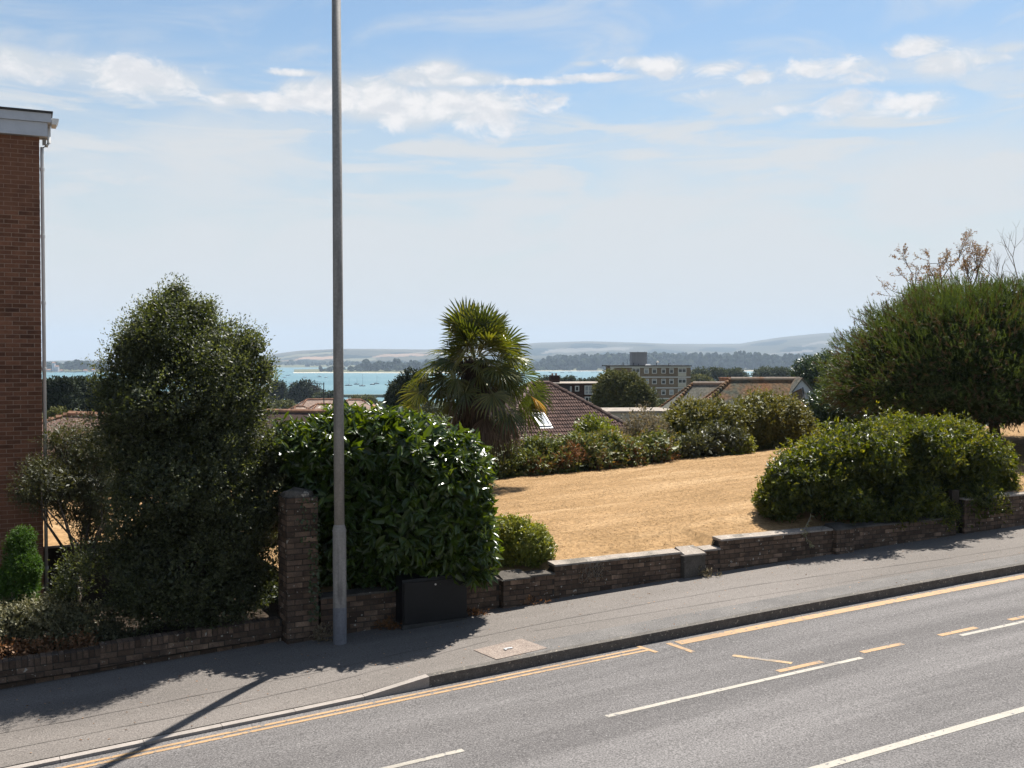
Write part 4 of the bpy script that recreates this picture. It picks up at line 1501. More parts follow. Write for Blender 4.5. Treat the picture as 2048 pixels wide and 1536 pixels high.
# ------------------------------------------------------------------ left garden planting
YB = 16.5
L_ = lobes_px(YB, [(352, 668, 82, 80, 1.1), (300, 715, 68, 72, 1.0), (425, 715, 82, 75, 1.1), (362, 790, 145, 105, 1.4), (466, 800, 70, 105, 1.1),
                   (262, 830, 62, 95, .65, -.4), (375, 930, 150, 130, 1.5), (468, 960, 76, 110, 1.15), (300, 1000, 88, 130, .7, -.4), (395, 1110, 135, 130, 1.35),
                   (478, 1090, 68, 105, 1.1), (300, 1130, 80, 100, .7, -.4),
                   (350, 600, 26, 40, .35), (312, 628, 24, 36, .35), (398, 632, 28, 40, .4), (500, 690, 26, 30, .4), (258, 690, 22, 30, .35), (528, 740, 18, 34, .35),
                   (350, 1185, 110, 55, 1.0), (455, 1185, 90, 55, 1.0), (270, 1190, 50, 50, .5, -.3), (545, 900, 26, 50, .5), (540, 1010, 30, 70, .6), (215, 790, 22, 34, .35, -.4)])
t = thing('evergreen_tree', at(380, 1265, YB), 'tall bushy grey-green evergreen tree rising behind the low garden wall', 'tree')
limbs('trunk', t, [L_[9][0], L_[9][1], CAMZ - 4.5], L_[:12], M['bark'], .13, 3, .25, 6, 2)
foliage('crown', t, L_, 22000, 9, .048, .020, LF['holm'], 21, shell=.5, noise=.38, nscale=3.0, twig=.26, up=.85, cull=.55, inner=.19, jit=.65)

L_ = lobes_px(17.2, [(150, 905, 62, 46, .6, 1.2), (105, 965, 60, 46, .6, .5), (185, 965, 50, 70, .6, 1.2), (62, 985, 28, 26, .35), (150, 1010, 55, 34, .5, 1.2), (190, 1060, 40, 50, .5, 1.3), (215, 1000, 40, 60, .5, 1.2), (200, 890, 40, 50, .45, 1.2), (120, 875, 36, 24, .4, 1.0), (80, 940, 24, 24, .3, .2)])
t = thing('sprawling_shrub', at(150, 1200, 17.0), 'sprawling silvery green shrub reaching across the corner of the brick building', 'shrub')
limbs('stems', t, [*at(170, 1200, 17.0)[:2], CAMZ - 4.4], L_, M['bark'], .06, 5, .35, 5, 4)
foliage('foliage', t, L_, 3600, 9, .055, .017, LF['olive'], 31, shell=.6, noise=.45, nscale=3.2, twig=.26, up=.35, cull=.45, inner=.07, jit=.6)

L_ = lobes_px(16.5, [(43, 1090, 25, 36, .24), (46, 1128, 32, 40, .30), (38, 1175, 44, 50, .36), (64, 1140, 20, 34, .25)])
t = thing('conifer', at(42, 1240, 16.5), 'small bright green clipped conifer against the brick building', 'conifer')
limbs('stem', t, [*at(42, 1240, 16.5)[:2], CAMZ - 4.45], L_, M['bark'], .05, 6, .3, 5)
foliage('foliage', t, L_, 3300, 7, .040, .013, LF['conifer'], 41, shell=.4, noise=.42, nscale=4, twig=.07, up=.9, cull=.6, inner=.3)

L_ = lobes_px(16.2, [(150, 1150, 34, 48, .4), (185, 1120, 22, 34, .3), (130, 1185, 26, 30, .3)])
t = thing('young_shrub', at(150, 1230, 16.2), 'thin dark leafy shrub in the deep shade beside the tall evergreen', 'shrub')
limbs('stems', t, [*at(150, 1230, 16.2)[:2], CAMZ - 4.4], L_, M['bark'], .03, 6, .3, 5, 3)
foliage('foliage', t, L_, 420, 7, .06, .025, LF['holm'], 42, shell=.7, noise=.3, nscale=4, twig=.2, up=.5, cull=.3, inner=0)

L_ = lobes_px(15.9, [(25, 1245, 55, 44, .45), (100, 1245, 66, 48, .5), (170, 1255, 60, 46, .45), (225, 1280, 40, 36, .4), (0, 1260, 40, 46, .4)])
t = thing('variegated_shrub', at(110, 1320, 15.9), 'low spreading cream and green shrub behind the garden wall', 'shrub')
limbs('stems', t, [*at(110, 1320, 15.9)[:2], CAMZ - 4.35], L_, M['bark'], .03, 7, .3, 5, 4)
foliage('foliage', t, L_, 2200, 8, .045, .024, LF['cream'], 51, shell=.5, noise=.3, nscale=4, twig=.13, up=.5, cull=.5, inner=.15,
        tint=lambda P: np.clip((-5.9 - P[:, 0]) * .28, -.35, .25))
L_ = lobes_px(15.5, [(20, 1305, 50, 20, .3), (95, 1298, 56, 22, .3), (165, 1290, 30, 24, .28)])
t = thing('russet_plant', at(90, 1325, 15.5), 'russet brown low plant along the top of the garden wall', 'plant')
foliage('foliage', t, L_, 520, 7, .055, .035, LF['russet'], 52, shell=.6, noise=.3, nscale=4, twig=.12, up=.6, cull=.3, inner=0)

# ------------------------------------------------------------------ cherry laurel by the pillar
YL = 16.95
L_ = lobes_px(YL, [(640, 905, 66, 62, .9), (615, 960, 48, 50, .6), (715, 885, 95, 62, 1.0), (820, 905, 105, 72, 1.0, ), (905, 950, 76, 78, .95), (700, 980, 90, 110, .95),
                   (800, 1010, 110, 120, 1.0), (890, 1050, 90, 100, .9), (700, 1090, 80, 75, .7), (790, 1100, 95, 72, .7), (900, 1100, 78, 62, .65), (950, 1020, 34, 70, .6), (690, 850, 60, 28, .6), (780, 858, 80, 28, .6), (585, 900, 34, 50, .6), (720, 1140, 80, 44, .5), (840, 1130, 70, 50, .5), (950, 1110, 40, 50, .5)])
L_ = [(l[0], l[1], l[2], l[3], l[4], l[5]) for l in L_]
t = thing('laurel_bush', at(780, 1200, YL), 'big glossy large-leaved laurel bush bulging over the low wall behind the lamp post', 'bush')
limbs('stems', t, [*at(790, 1200, YL)[:2], CAMZ - 4.2], L_, M['bark'], .08, 8, .3, 5, 2)
foliage('foliage', t, L_, 3000, 7, .155, .050, LF['laurel'], 61, shell=.24, noise=.20, nscale=2.2, twig=.18, up=.45, cull=.78, style='fold', curl=.16, droop=.30,
        inner=.55, jit=.42, leaf_up=.75, parts=290)

Yg = Yv(1045, 16.35)
L_ = lobes_px(Yg, [(1040, 1086, 58, 50, .5), (1010, 1100, 42, 42, .4), (1075, 1100, 34, 38, .38), (1020, 1062, 34, 30, .35)])
t = thing('golden_shrub', at(1045, 1150, Yg), 'small rounded yellow-green shrub between the laurel and the dry lawn', 'shrub')
limbs('stems', t, [*at(1045, 1150, Yg)[:2], CAMZ - 3.9], L_, M['bark'], .03, 9, .3, 5, 2)
foliage('foliage', t, L_, 2000, 7, .055, .026, LF['gold'], 71, shell=.3, noise=.14, nscale=4, twig=.09, up=.45, cull=.7, inner=.4, jit=.5, style='kite')

# ivy climbing the pillar
rg = np.random.default_rng(12)
n = 520
su = rg.uniform(0, 1, n)
hz = rg.uniform(-1.9, .02, n)
onf = rg.random(n) < .45
uu = np.where(onf, pu1 - .16 * rg.random(n) ** 1.4 * (1 + (hz > -.7)), pu1 + .02 + .03 * rg.random(n))
vv = np.where(onf, PV - .012 - .02 * rg.random(n), PV + .45 * rg.random(n))
X, Yy = xy(uu, vv)
P = np.stack([X, Yy, ZP + hz], -1)
D = unit(rg.normal(size=(n, 3)) + np.array([0, 0, -.8]))
N = np.where(onf[:, None], -V3, U3) + rg.normal(size=(n, 3)) * .4
t = solo('ivy', leaf_mesh('ivy', P, D, N, .05 * rg.uniform(.6, 1.2, n), .042, rg.random(n), LF['holly']), 'dark ivy clinging to the right edge of the tall gate pillar', 'ivy')

# ------------------------------------------------------------------ big rounded shrub on the right
def lobes_v(v, rows):
    outl = []
    for (px, py, rx, rz, ry) in rows:
        y = Yv(px, v)
        outl.append((*at(px, py, y), rx * y / FPX, ry, rz * y / FPX))
    return outl


L_ = lobes_v(16.62, [(1580, 975, 58, 60, .9), (1640, 930, 80, 62, 1.1), (1720, 912, 92, 66, 1.2), (1810, 905, 100, 68, 1.25), (1895, 905, 88, 68, 1.2), (1960, 935, 56, 66, 1.0),
                     (1985, 975, 40, 50, .8), (1650, 985, 100, 50, 1.0), (1760, 985, 120, 62, 1.1), (1880, 985, 110, 68, 1.1), (1950, 1000, 60, 50, .9), (1560, 1010, 42, 34, .6), (1800, 865, 60, 28, .8), (1880, 862, 50, 26, .8), (1690, 1015, 90, 36, .8), (1800, 1020, 110, 40, .8), (1900, 1015, 90, 44, .8), (1975, 1000, 50, 46, .7), (1545, 1000, 30, 40, .6)]) + lobes_v(16.0, [(1925, 1003, 56, 42, .55), (1975, 1000, 42, 40, .5), (1860, 1025, 60, 30, .5), (1760, 1030, 70, 26, .45)])
t = thing('rounded_shrub', pw(17, 17.05, lawn_z(17)), 'big wide dome-shaped evergreen shrub on the lawn behind the taller wall', 'shrub')
limbs('stems', t, pw(17, 17.05, lawn_z(17)), L_, M['bark'], .08, 10, .25, 5, 2)
foliage('foliage', t, L_, 8500, 9, .088, .032, LF['tobira'], 81, shell=.36, noise=.36, nscale=2.3, twig=.16, up=.6, cull=.62, inner=.4, jit=.6, style='kite', curl=.12)
# the loose spray hanging over the wall
t = thing('hanging_spray', pw(14.55, 15.6, CAMZ - 3.4), 'pale leafy spray hanging over the wall below the dome-shaped shrub', 'spray')
mb = MB()
s0 = at(1622, 1032, Yv(1622, 15.75)); s1 = at(1608, 1060, Yv(1608, 15.5)); s2 = at(1614, 1078, Yv(1614, 15.48)); s3 = at(1622, 1090, Yv(1622, 15.47))
mb.tube([s0, s1, s2, s3], [.008, .007, .006, .004], 5)
part('stem', mb.mesh('stem', M['pale_bark']), t)
pts_ = np.concatenate([s0 + (s1 - s0) * np.linspace(0, 1, 14)[:, None], s1 + (s2 - s1) * np.linspace(0, 1, 8)[:, None], s2 + (s3 - s2) * np.linspace(0, 1, 12)[:, None], np.repeat(s3[None], 8, 0)])
rg = np.random.default_rng(3)
for i, c in enumerate(pts_):
    me = leaf_mesh('leaf', c[None], unit(rg.normal(size=(1, 3)) + [[0, -.3, -.5]]), unit(rg.normal(size=(1, 3)) + [[0, -.4, 1]]), np.array([.085]), np.array([.03]), np.array([rg.uniform(.5, 1)]), LF['cream'], 'fold', .15)
    part('leaf', me, t)

# ------------------------------------------------------------------ umbrella pine
YP = 31.0
pb = at(1992, 886, YP); pb[2] = lawn_z(27.5) - .05
t = thing('umbrella_pine', pb, 'dense dark umbrella pine on the lawn behind the dome-shaped shrub', 'pine tree')
mb = MB()
tp = at(1975, 800, YP)
mb.tube([pb - Z3 * .2, pb + Z3 * .25 + [.0, 0, 0], at(1988, 850, YP), tp, at(1970, 740, YP)], [.24, .165, .14, .14, .10], 12)
for (px, py, dy) in ((1760, 700, -.5), (1830, 660, -2), (1900, 650, 1.5), (1990, 620, -1.5), (2080, 640, -1), (2150, 700, 1), (1720, 760, 1), (1860, 740, -2.5), (2060, 760, -2.5), (1960, 640, 2.5)):
    e = at(px, py, YP + dy)
    mb.tube([tp + rng.normal(size=3) * .05, (tp + e) / 2 + rng.normal(size=3) * .25, e], [.075, .05, .02], 6)
part('trunk', mb.mesh('trunk', M['bark'], smooth=True), t)
# crown: dome over a flat, ragged base
PXC, PYB, PYT = 1975, 838, 548
cc0 = at(PXC, 760, YP)
rxy, rzu, rzd = 304 * YP / FPX, 184 * YP / FPX, 82 * YP / FPX


def pine_pts(n, seed, shell, zlo):
    rg = np.random.default_rng(seed)
    d = unit(rg.normal(size=(n, 3)))
    d[:, 2] = np.where(d[:, 2] < zlo, np.abs(d[:, 2]), d[:, 2])
    d = unit(d)
    r = (1 - shell * rg.random(n) ** 1.6) * (1 + .07 * fbm(d * 3.2, 91) + .09 * fbm(d * 7, 93))
    sgn = d[:, 2] > 0
    # squarer shoulders than an ellipse
    hx = np.sqrt(d[:, 0] ** 2 + d[:, 1] ** 2)
    ex = np.where(sgn, 2.15, 3.2)
    k = 1 / (np.abs(hx) ** ex + np.abs(d[:, 2]) ** ex) ** (1 / ex)
    r = r * k
    S = np.stack([np.full(n, rxy), np.full(n, rxy * .92), np.where(sgn, rzu, rzd)], -1)
    return cc0 + d * r[:, None] * S, d, rg


def shoots(P, d, rg, per, Ln, Wn, up, hold):
    n = len(P)
    T = unit(d * .75 + np.array([0, 0, 1.0]) * (up * (.45 + .55 * np.clip(d[:, 2], 0, 1)))[:, None] + rg.normal(size=(n, 3)) * .22)
    tl = rg.uniform(.12, .26, n) * hold * (1 + .5 * np.clip(d[:, 2], 0, 1))
    P = np.repeat(P, per, 0); T2 = np.repeat(T, per, 0); tl = np.repeat(tl, per)
    m_ = len(P)
    s = rg.random(m_)
    side = unit(np.cross(T2, rg.normal(size=(m_, 3))))
    return P + T2 * (s * tl)[:, None], unit(T2 * 1.15 + side * .62), side, Ln * rg.uniform(.7, 1.15, m_), np.full(m_, Wn)


Pc, dc, rg = pine_pts(1500, 91, .14, -.6)
ncl = 11
cl_r = rg.random(len(Pc))
P = np.repeat(Pc, ncl, 0) + rg.normal(size=(len(Pc) * ncl, 3)) * np.array([.15, .15, .11])
d = unit(np.repeat(dc, ncl, 0) + rg.normal(size=P.shape) * .35)
cr = np.clip(.35 + .3 * np.repeat(cl_r, ncl) + .18 * fbm(P * .9, 92) + rg.normal(0, .12, len(P)), 0, 1)
a_ = shoots(P, d, rg, 18, .075, .012, 1.0, .8)
part('crown', leaf_mesh('crown', *a_, np.clip(np.repeat(cr, 18) * .75 + rg.random(len(a_[0])) * .25, 0, 1), LF['pine'], 'tri'), t, kind='stuff')
P, d, rg = pine_pts(9000, 95, .6, -1.0)
a_ = shoots(P, d, rg, 14, .12, .02, .2, 1.0)
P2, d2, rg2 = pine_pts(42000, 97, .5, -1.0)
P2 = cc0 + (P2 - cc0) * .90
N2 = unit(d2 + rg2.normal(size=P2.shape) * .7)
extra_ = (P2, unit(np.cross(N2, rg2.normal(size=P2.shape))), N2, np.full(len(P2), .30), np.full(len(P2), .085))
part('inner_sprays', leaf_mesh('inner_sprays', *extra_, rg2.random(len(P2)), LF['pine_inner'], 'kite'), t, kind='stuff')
part('inner_branches', leaf_mesh('inner_branches', *a_, rg.random(len(a_[0])), LF['brownpine'], 'tri'), t, kind='stuff')

# ------------------------------------------------------------------ thin trees behind the pine
def branching(base, dirn, length, depth, rg, segs, r0=.05, spread=.55):
    """recursive bare twigs; segs collects (points, radii, level)"""
    p0 = np.array(base, float)
    d = unit(np.array(dirn, float))
    p1 = p0 + d * length * .55 + rg.normal(size=3) * length * .04
    p2 = p1 + unit(d + np.array([0, 0, .12]) + rg.normal(size=3) * .12) * length * .45
    segs.append(([p0, p1, p2], [r0, r0 * .8, r0 * .6], depth))
    if depth == 0: return
    for k in range(rg.integers(2, 4)):
        s = p1 if rg.random() < .4 else p2
        nd = unit(d + rg.normal(size=3) * spread + np.array([0, 0, .15]))
        branching(s, nd, length * rg.uniform(.58, .8), depth - 1, rg, segs, r0 * .58, spread)


def twig_tree(name, label, base, starts, depth, seed, leafmat_, nleaf, L, r0, barkmat, spread=.5):
    rg = np.random.default_rng(seed)
    t = thing(name, base, label, 'tree')
    segs = []
    for (s, d, ln) in starts:
        branching(s, d, ln, depth, rg, segs, r0, spread)
    mb = MB()
    s0 = np.mean([s for s, _, _ in starts], 0)
    mb.tube([np.array(base) - Z3 * .2, (np.array(base) + s0) / 2, s0], [r0 * 2.4, r0 * 2.0, r0 * 1.6], 7)
    for pts_, rad, lv in segs:
        mb.tube(pts_, rad, 5 if lv > 1 else 4, cap=False)
    part('branches', mb.mesh('branches', barkmat), t)
    if nleaf:
        ends = [(p_[i], p_[i + 1]) for p_, _, lv in segs if lv <= 1 for i in (0, 1)]
        ii = rg.integers(0, len(ends), nleaf)
        A = np.array([e[0] for e in ends])[ii]
        Bq = np.array([e[1] for e in ends])[ii]
        P = A + (Bq - A) * rg.random((nleaf, 1)) + rg.normal(size=(nleaf, 3)) * L * .35
        part('foliage', leaf_mesh('foliage', P, unit(rg.normal(size=(nleaf, 3))), unit(rg.normal(size=(nleaf, 3))), L * rg.uniform(.6, 1.2, nleaf), L * .55, rg.random(nleaf), leafmat_), t, kind='stuff')
    return t


Yt = 44.0
base = at(1885, 700, Yt); base[2] = CAMZ - 3.0
s = at(1885, 622, Yt)
twig_tree('sparse_tree', 'sparse tree with scorched reddish leaves showing above the umbrella pine', base,
          [(s, (-.85, .1, .55), 1.5), (s, (-.25, -.2, 1), 1.35), (s, (.15, .2, 1), 1.4), (s, (.6, -.1, .75), 1.3), (s + [.8, 0, .1], (.4, 0, .9), 1.25), (s + [.3, 0, 0], (-1.0, 0, .35), 1.5), (s + [1.2, 0, .1], (.2, .1, .9), 1.0)],
          4, 14, LF['autumn'], 4400, .075, .040, M['bark'], .52)
base = at(2060, 700, Yt - 2); base[2] = CAMZ - 3.0
s = at(2035, 632, Yt - 2)
twig_tree('bare_tree', 'leafless pale tree at the right edge above the umbrella pine', base,
          [(s, (-.45, 0, .9), 1.3), (s + [.2, 0, 0], (-.05, .1, 1), 1.5), (s + [.3, 0, 0], (.35, 0, .9), 1.4), (s + [.8, 0, .2], (.2, 0, 1), 1.2)], 4, 18, None, 0, .05, .04, M['pale_bark'], .42)

# ------------------------------------------------------------------ hedge line beyond the lawn
def bush(name, label, v, rows, n, per, L, W, lf, seed, cat='bush', stems=True, barkm=None, lz=None, **kw):
    L_ = lobes_v(v, rows)
    pxm = np.mean([r_[0] for r_ in rows])
    u = u_of(pxm, v)
    b_ = pw(u, v, (lz if lz is not None else float(lawn_z(u))) - .25)
    t = thing(name, b_, label, cat)
    if stems:
        limbs('stems', t, b_, L_, barkm or M['bark'], .05, seed, .2, 5, 2)
    foliage('foliage', t, L_, n, per, L, W, LF[lf], seed, **kw)
    return t


bush('bramble_hedge', 'dark green bramble thicket below the palm at the near end of the hedge line', 26.1,
     [(965, 930, 40, 36, .8), (1000, 930, 42, 32, .8), (975, 902, 30, 24, .6), (1060, 925, 52, 34, .9), (1120, 918, 50, 34, .9), (1000, 905, 40, 24, .6), (1085, 900, 36, 22, .6)], 1500, 8, .11, .06, 'bramble', 101, 'hedge',
     shell=.4, noise=.3, nscale=1.8, twig=.24, up=.4, cull=.6, inner=.3)
bush('bramble_hedge', 'bramble thicket with rusty dead ferns in the middle of the hedge line', 26.1,
     [(1180, 912, 48, 34, .9), (1240, 908, 50, 34, .9), (1300, 900, 46, 34, .9), (1160, 893, 40, 22, .6), (1215, 885, 34, 22, .6)], 1400, 8, .11, .06, 'bramble', 102, 'hedge',
     shell=.4, noise=.3, nscale=1.8, twig=.24, up=.4, cull=.6, inner=.3, tint=lambda P: .25 + 0 * P[:, 0])
for k, (px, py) in enumerate(((1075, 935), (1120, 925), (1145, 908), (1200, 925), (1255, 912), (1330, 915))):
    y = Yv(px, 25.55)
    t = thing('dead_fern', at(px, py + 16, y), ['clump of rusty dead fern at the lawn edge nearest the palm', 'low rusty dead fern at the lawn edge under the tiled roof', 'rusty dead fern standing high in the bramble below the tiled roof',
                                               'rusty dead fern at the bramble foot under the right end of the tiled roof', 'wide rusty dead fern beside the grey twiggy shrub', 'dark rusty fern at the foot of the olive bush'][k], 'fern', 'dead ferns along the lawn edge')
    L_ = [(*at(px, py, y), 22 * y / FPX, .35, 16 * y / FPX)]
    foliage('fronds', t, L_, 60, 8, .14, .035, LF['fern'], 110 + k, shell=.8, noise=.3, nscale=3, twig=.3, up=.5, cull=0, inner=0, jit=.7)
bush('bright_bush', 'bright green bush standing in front of the tiled roof', 27.6,
     [(1190, 868, 34, 26, .7), (1215, 880, 36, 22, .7), (1165, 882, 26, 18, .6)], 620, 8, .12, .06, 'gold', 121, shell=.4, noise=.3, nscale=2, twig=.25, up=.6, cull=.5, inner=.3, tint=lambda P: -.25 + 0 * P[:, 0])
bush('twiggy_shrub', 'grey-brown twiggy shrub at the right end of the tiled roof', 27.0,
     [(1285, 860, 40, 40, .8), (1312, 880, 40, 40, .8), (1255, 880, 30, 30, .6)], 700, 7, .09, .035, 'greytwig', 122, 'shrub', shell=.6, noise=.4, nscale=2.2, twig=.3, up=.6, cull=.4, inner=.05)
bush('olive_bush', 'big yellow-olive bush left of the pair below the orange roofs', 27.3,
     [(1385, 842, 54, 44, 1.1), (1430, 850, 60, 52, 1.2), (1360, 870, 42, 40, 1.0), (1475, 870, 45, 46, 1.0), (1420, 895, 85, 30, 1.0)], 2300, 8, .105, .045, 'bud', 131,
     shell=.4, noise=.26, nscale=1.5, twig=.3, up=.3, cull=.6, inner=.4, tint=lambda P: np.clip((5.6 - P[:, 0]) * .10, -.1, .25))
bush('olive_bush', 'big dusky olive bush right of the pair beside the white gable', 27.3,
     [(1520, 832, 48, 44, 1.1), (1565, 842, 56, 50, 1.2), (1595, 862, 34, 44, 1.0), (1505, 870, 36, 36, 1.0), (1560, 885, 68, 24, 1.0)], 2300, 8, .105, .045, 'bud', 132,
     shell=.4, noise=.26, nscale=1.5, twig=.3, up=.3, cull=.6, inner=.4, tint=lambda P: -.12 + 0 * P[:, 0])
bush('pale_leaved_bush', 'pale grey-leaved straggly bush in front of the yellow-olive bush', 26.0,
     [(1365, 895, 36, 26, .6), (1410, 890, 44, 32, .7), (1460, 888, 40, 28, .7), (1430, 865, 30, 20, .5)], 520, 8, .11, .05, 'olive', 133, 'bush', barkm=M['pale_bark'],
     shell=.5, noise=.4, nscale=2.2, twig=.28, up=.5, cull=.4, inner=.25)
bush('bright_bush', 'small bright green bush at the right end of the straggly grey-leaved bush', 25.7,
     [(1487, 893, 20, 18, .4), (1465, 905, 22, 14, .4)], 230, 8, .09, .045, 'gold', 134, shell=.4, noise=.2, nscale=2, twig=.2, up=.5, cull=.4, inner=.3, tint=lambda P: -.15 + 0 * P[:, 0])
bush('holly_bush', 'dark glossy holly beside the left edge of the umbrella pine', 28.5,
     [(1655, 815, 40, 36, 1.0), (1690, 830, 50, 36, 1.0), (1640, 845, 34, 26, .8)], 1300, 8, .10, .05, 'holly', 135, shell=.4, noise=.24, nscale=1.8, twig=.24, up=.3, cull=.6, inner=.35)
Yh = 84.0
L_ = lobes_px(Yh, [(1622, 748, 36, 32, 1.6), (1655, 740, 34, 34, 1.6), (1650, 785, 46, 40, 1.8), (1690, 765, 40, 50, 1.6), (1600, 765, 20, 20, 1.0)])
t = thing('evergreen_oak', [*at(1650, 800, Yh)[:2], terrain(*at(1650, 800, Yh)[:2])], 'dark evergreen oak behind the white gable and beside the pine', 'tree')
limbs('trunk', t, [*at(1650, 800, Yh)[:2], float(terrain(*at(1650, 800, Yh)[:2]))], L_, M['bark'], .2, 10, .4, 6)
foliage('crown', t, L_, 2200, 8, .22, .11, LF['holly'], 141, shell=.4, noise=.24, nscale=1.0, twig=.4, up=.3, cull=.6, inner=.3, tint=lambda P: .2 + 0 * P[:, 0])

# ------------------------------------------------------------------ fan palm
YQ = 27.4
pxs = FPX / YQ
pbase = at(935, 960, YQ); pbase[2] = CAMZ - 3.35
palm = thing('fan_palm', pbase, 'shaggy fan palm with a skirt of dead fronds beyond the laurel', 'palm tree')
heart = at(952, 706, YQ)
mb = MB()
mb.tube([pbase - Z3 * .2, pbase * .5 + heart * .5 + [.06, 0, 0], heart - Z3 * .2], [.26, .27, .30], 12)
part('trunk', mb.mesh('trunk', M['bark'], smooth=True), palm)
# shaggy fibre and old leaf bases round the trunk
rg = np.random.default_rng(77)
n = 2600
h = rg.random(n)
a_ = rg.uniform(0, 6.283, n)
cx_ = (pbase[None] * (1 - h[:, None]) + (heart - Z3 * .1)[None] * h[:, None])
o_ = np.stack([np.cos(a_), np.sin(a_), 0 * a_], -1)
P = cx_ + o_ * (.25 + .16 * rg.random(n))[:, None] * (.7 + .6 * h)[:, None]
D = unit(o_ * rg.uniform(.05, .9, n)[:, None] + np.array([0, 0, -1]) + rg.normal(size=(n, 3)) * .2)
part('old_leaf_bases', leaf_mesh('old_leaf_bases', P, D, o_, rg.uniform(.15, .5, n), .035, rg.random(n) * .3, LF['palm_dead'], 'tri'), palm, kind='stuff')


def frond(origin, az_, elv, plen, blen, nseg, droop, mats, rg, fanw=2.5, seed=0, split=0, roll=0.0):
    """petiole and pleated fan of narrow blades; blades droop towards their tips"""
    d = np.array([math.cos(az_) * math.cos(elv), math.sin(az_) * math.cos(elv), math.sin(elv)])
    hub = origin + d * plen + np.array([0, 0, -1]) * plen * droop * .25
    d2 = unit(hub + d * .25 + np.array([0, 0, -.25 * droop]) - hub)
    side = unit(np.cross(d2, [0, 0, 1.0]))
    nrm = np.cross(side, d2)
    side, nrm = side * math.cos(roll) + nrm * math.sin(roll), nrm * math.cos(roll) - side * math.sin(roll)
    V, Q, T, n = [], [], [], 0
    qi, ti = [], []
    # petiole: flat three-sided stalk
    pm = (origin + hub) / 2 + Z3 * .03
    for (a0, b0) in ((origin, pm), (pm, hub)):
        V += [a0 - side * .014, a0 + side * .014, b0 + side * .012, b0 - side * .012, a0 - nrm * .02, b0 - nrm * .016]
        Q += [(n, n + 1, n + 2, n + 3), (n, n + 3, n + 5, n + 4), (n + 1, n + 4, n + 5, n + 2)]
        qi += [1, 1, 1]
        n += 6
    for k in range(nseg):
        f = (k + .5) / nseg * 2 - 1
        ph = f * fanw * .5 * 1.05
        L = blen * (1 - .22 * abs(f) ** 2) * rg.uniform(.88, 1.06)
        dr = unit(d2 * math.cos(ph) + side * math.sin(ph) + nrm * (.10 * math.cos(ph * 2) + rg.normal() * .05))
        w = .021 * (blen / .6) * (1.0 if split == 0 else .8)
        sd = unit(np.cross(dr, nrm))
        cup = nrm * w * .55
        sag = np.array([0, 0, -1.0])
        p0 = hub
        p1 = hub + dr * L * .5 + sag * L * droop * .06
        p2 = hub + dr * L * .80 + sag * L * droop * .20
        p3 = hub + dr * L * (1.0 - .08 * droop) + sag * L * droop * (.42 + rg.uniform(-.1, .25))
        V += [p0 - sd * .003, p0 + sd * .003, p1 - sd * w + cup, p1, p1 + sd * w + cup, p2 - sd * w * .62 + cup * .6, p2, p2 + sd * w * .62 + cup * .6, p3]
        Q += [(n, n + 3, n + 2, n), (n + 2, n + 3, n + 6, n + 5), (n + 3, n + 4, n + 7, n + 6)]
        T += [(n, n + 3, n + 2), (n + 1, n + 4, n + 3), (n + 5, n + 6, n + 8), (n + 6, n + 7, n + 8)]
        Q.pop(-3)
        qi += [0, 0]
        ti += [0, 0, 0, 0]
        n += 9
    r0 = rg.random()
    rn = np.clip(r0 * .6 + .4 * rg.random(len(Q) + len(T)), 0, 1)
    return fast_mesh('frond', np.array(V), [np.array(Q), np.array(T)], mats, rnd=rn, midx=qi + ti)


M['petiole'] = surf('palm_petiole', [(0.16, 0.17, 0.05), (0.24, 0.22, 0.08)], 5, 0.5, 0.4)
M['petiole_dead'] = surf('dead_palm_petiole', [(0.20, 0.15, 0.10), (0.32, 0.26, 0.18)], 5, 0.8, 0.2)
rg = np.random.default_rng(5)
ga = 2.39996
for k in range(78):
    f = k / 78
    a_ = k * ga + rg.normal(0, .25)
    elv = R(80 - 108 * f) + rg.normal(0, .30)
    org = heart + np.array([math.cos(a_) * .08, math.sin(a_) * .08, .12 - .42 * f + rg.normal(0, .04)])
    me = frond(org, a_, elv, rg.uniform(.40, .82) * (.8 + .35 * f), .74 * rg.uniform(.85, 1.2), 19, .06 + .55 * f ** 1.6, [LF['palm'], M['petiole']], rg, rg.uniform(2.3, 3.4), roll=rg.normal(0, .75))
    part('frond', me, palm)
for (px, py, dy) in ((870, 716, .2), (852, 742, -.2), (880, 770, -.6), (838, 772, .3), (862, 800, -.5), (900, 795, -.9), (835, 805, -.1), (1022, 712, .3), (1046, 735, -.1),
                     (1060, 765, .2), (1030, 775, -.6), (1052, 800, -.3), (1015, 800, -.8), (985, 770, -1.0), (930, 770, -1.0), (915, 740, -.9), (1000, 735, -.9)):
    hub_ = at(px, py, YQ + dy)
    og = heart + np.array([0, 0, min(.05, (hub_[2] - heart[2]) * .45)])
    dv_ = hub_ - og
    pl = np.linalg.norm(dv_)
    me = frond(og, math.atan2(dv_[1], dv_[0]), math.asin(dv_[2] / pl), pl, .68 * rg.uniform(.85, 1.15), 21, rg.uniform(.3, .85), [LF['palm'], M['petiole']], rg, rg.uniform(2.8, 4.2), roll=rg.normal(0, .6))
    part('frond', me, palm)
me = frond(heart - Z3 * .45 + np.array([.2, -.1, 0]), R(-12), R(-20), 1.35, .58, 26, .6, [LF['palm_old'], M['petiole']], rg, 1.6)
part('frond', me, palm, 'yellow-orange ageing fan on the right')
for k in range(12):
    a_ = k * ga + .4
    h_ = rg.uniform(-1.1, -.3)
    me = frond(heart + Z3 * h_ + np.array([math.cos(a_), math.sin(a_), 0]) * .2, a_, R(rg.uniform(-72, -35)), rg.uniform(.4, .75), .66, 22, 1.4, [LF['palm_dead'], M['petiole_dead']], rg, 1.9, split=1)
    part('dead_frond', me, palm)
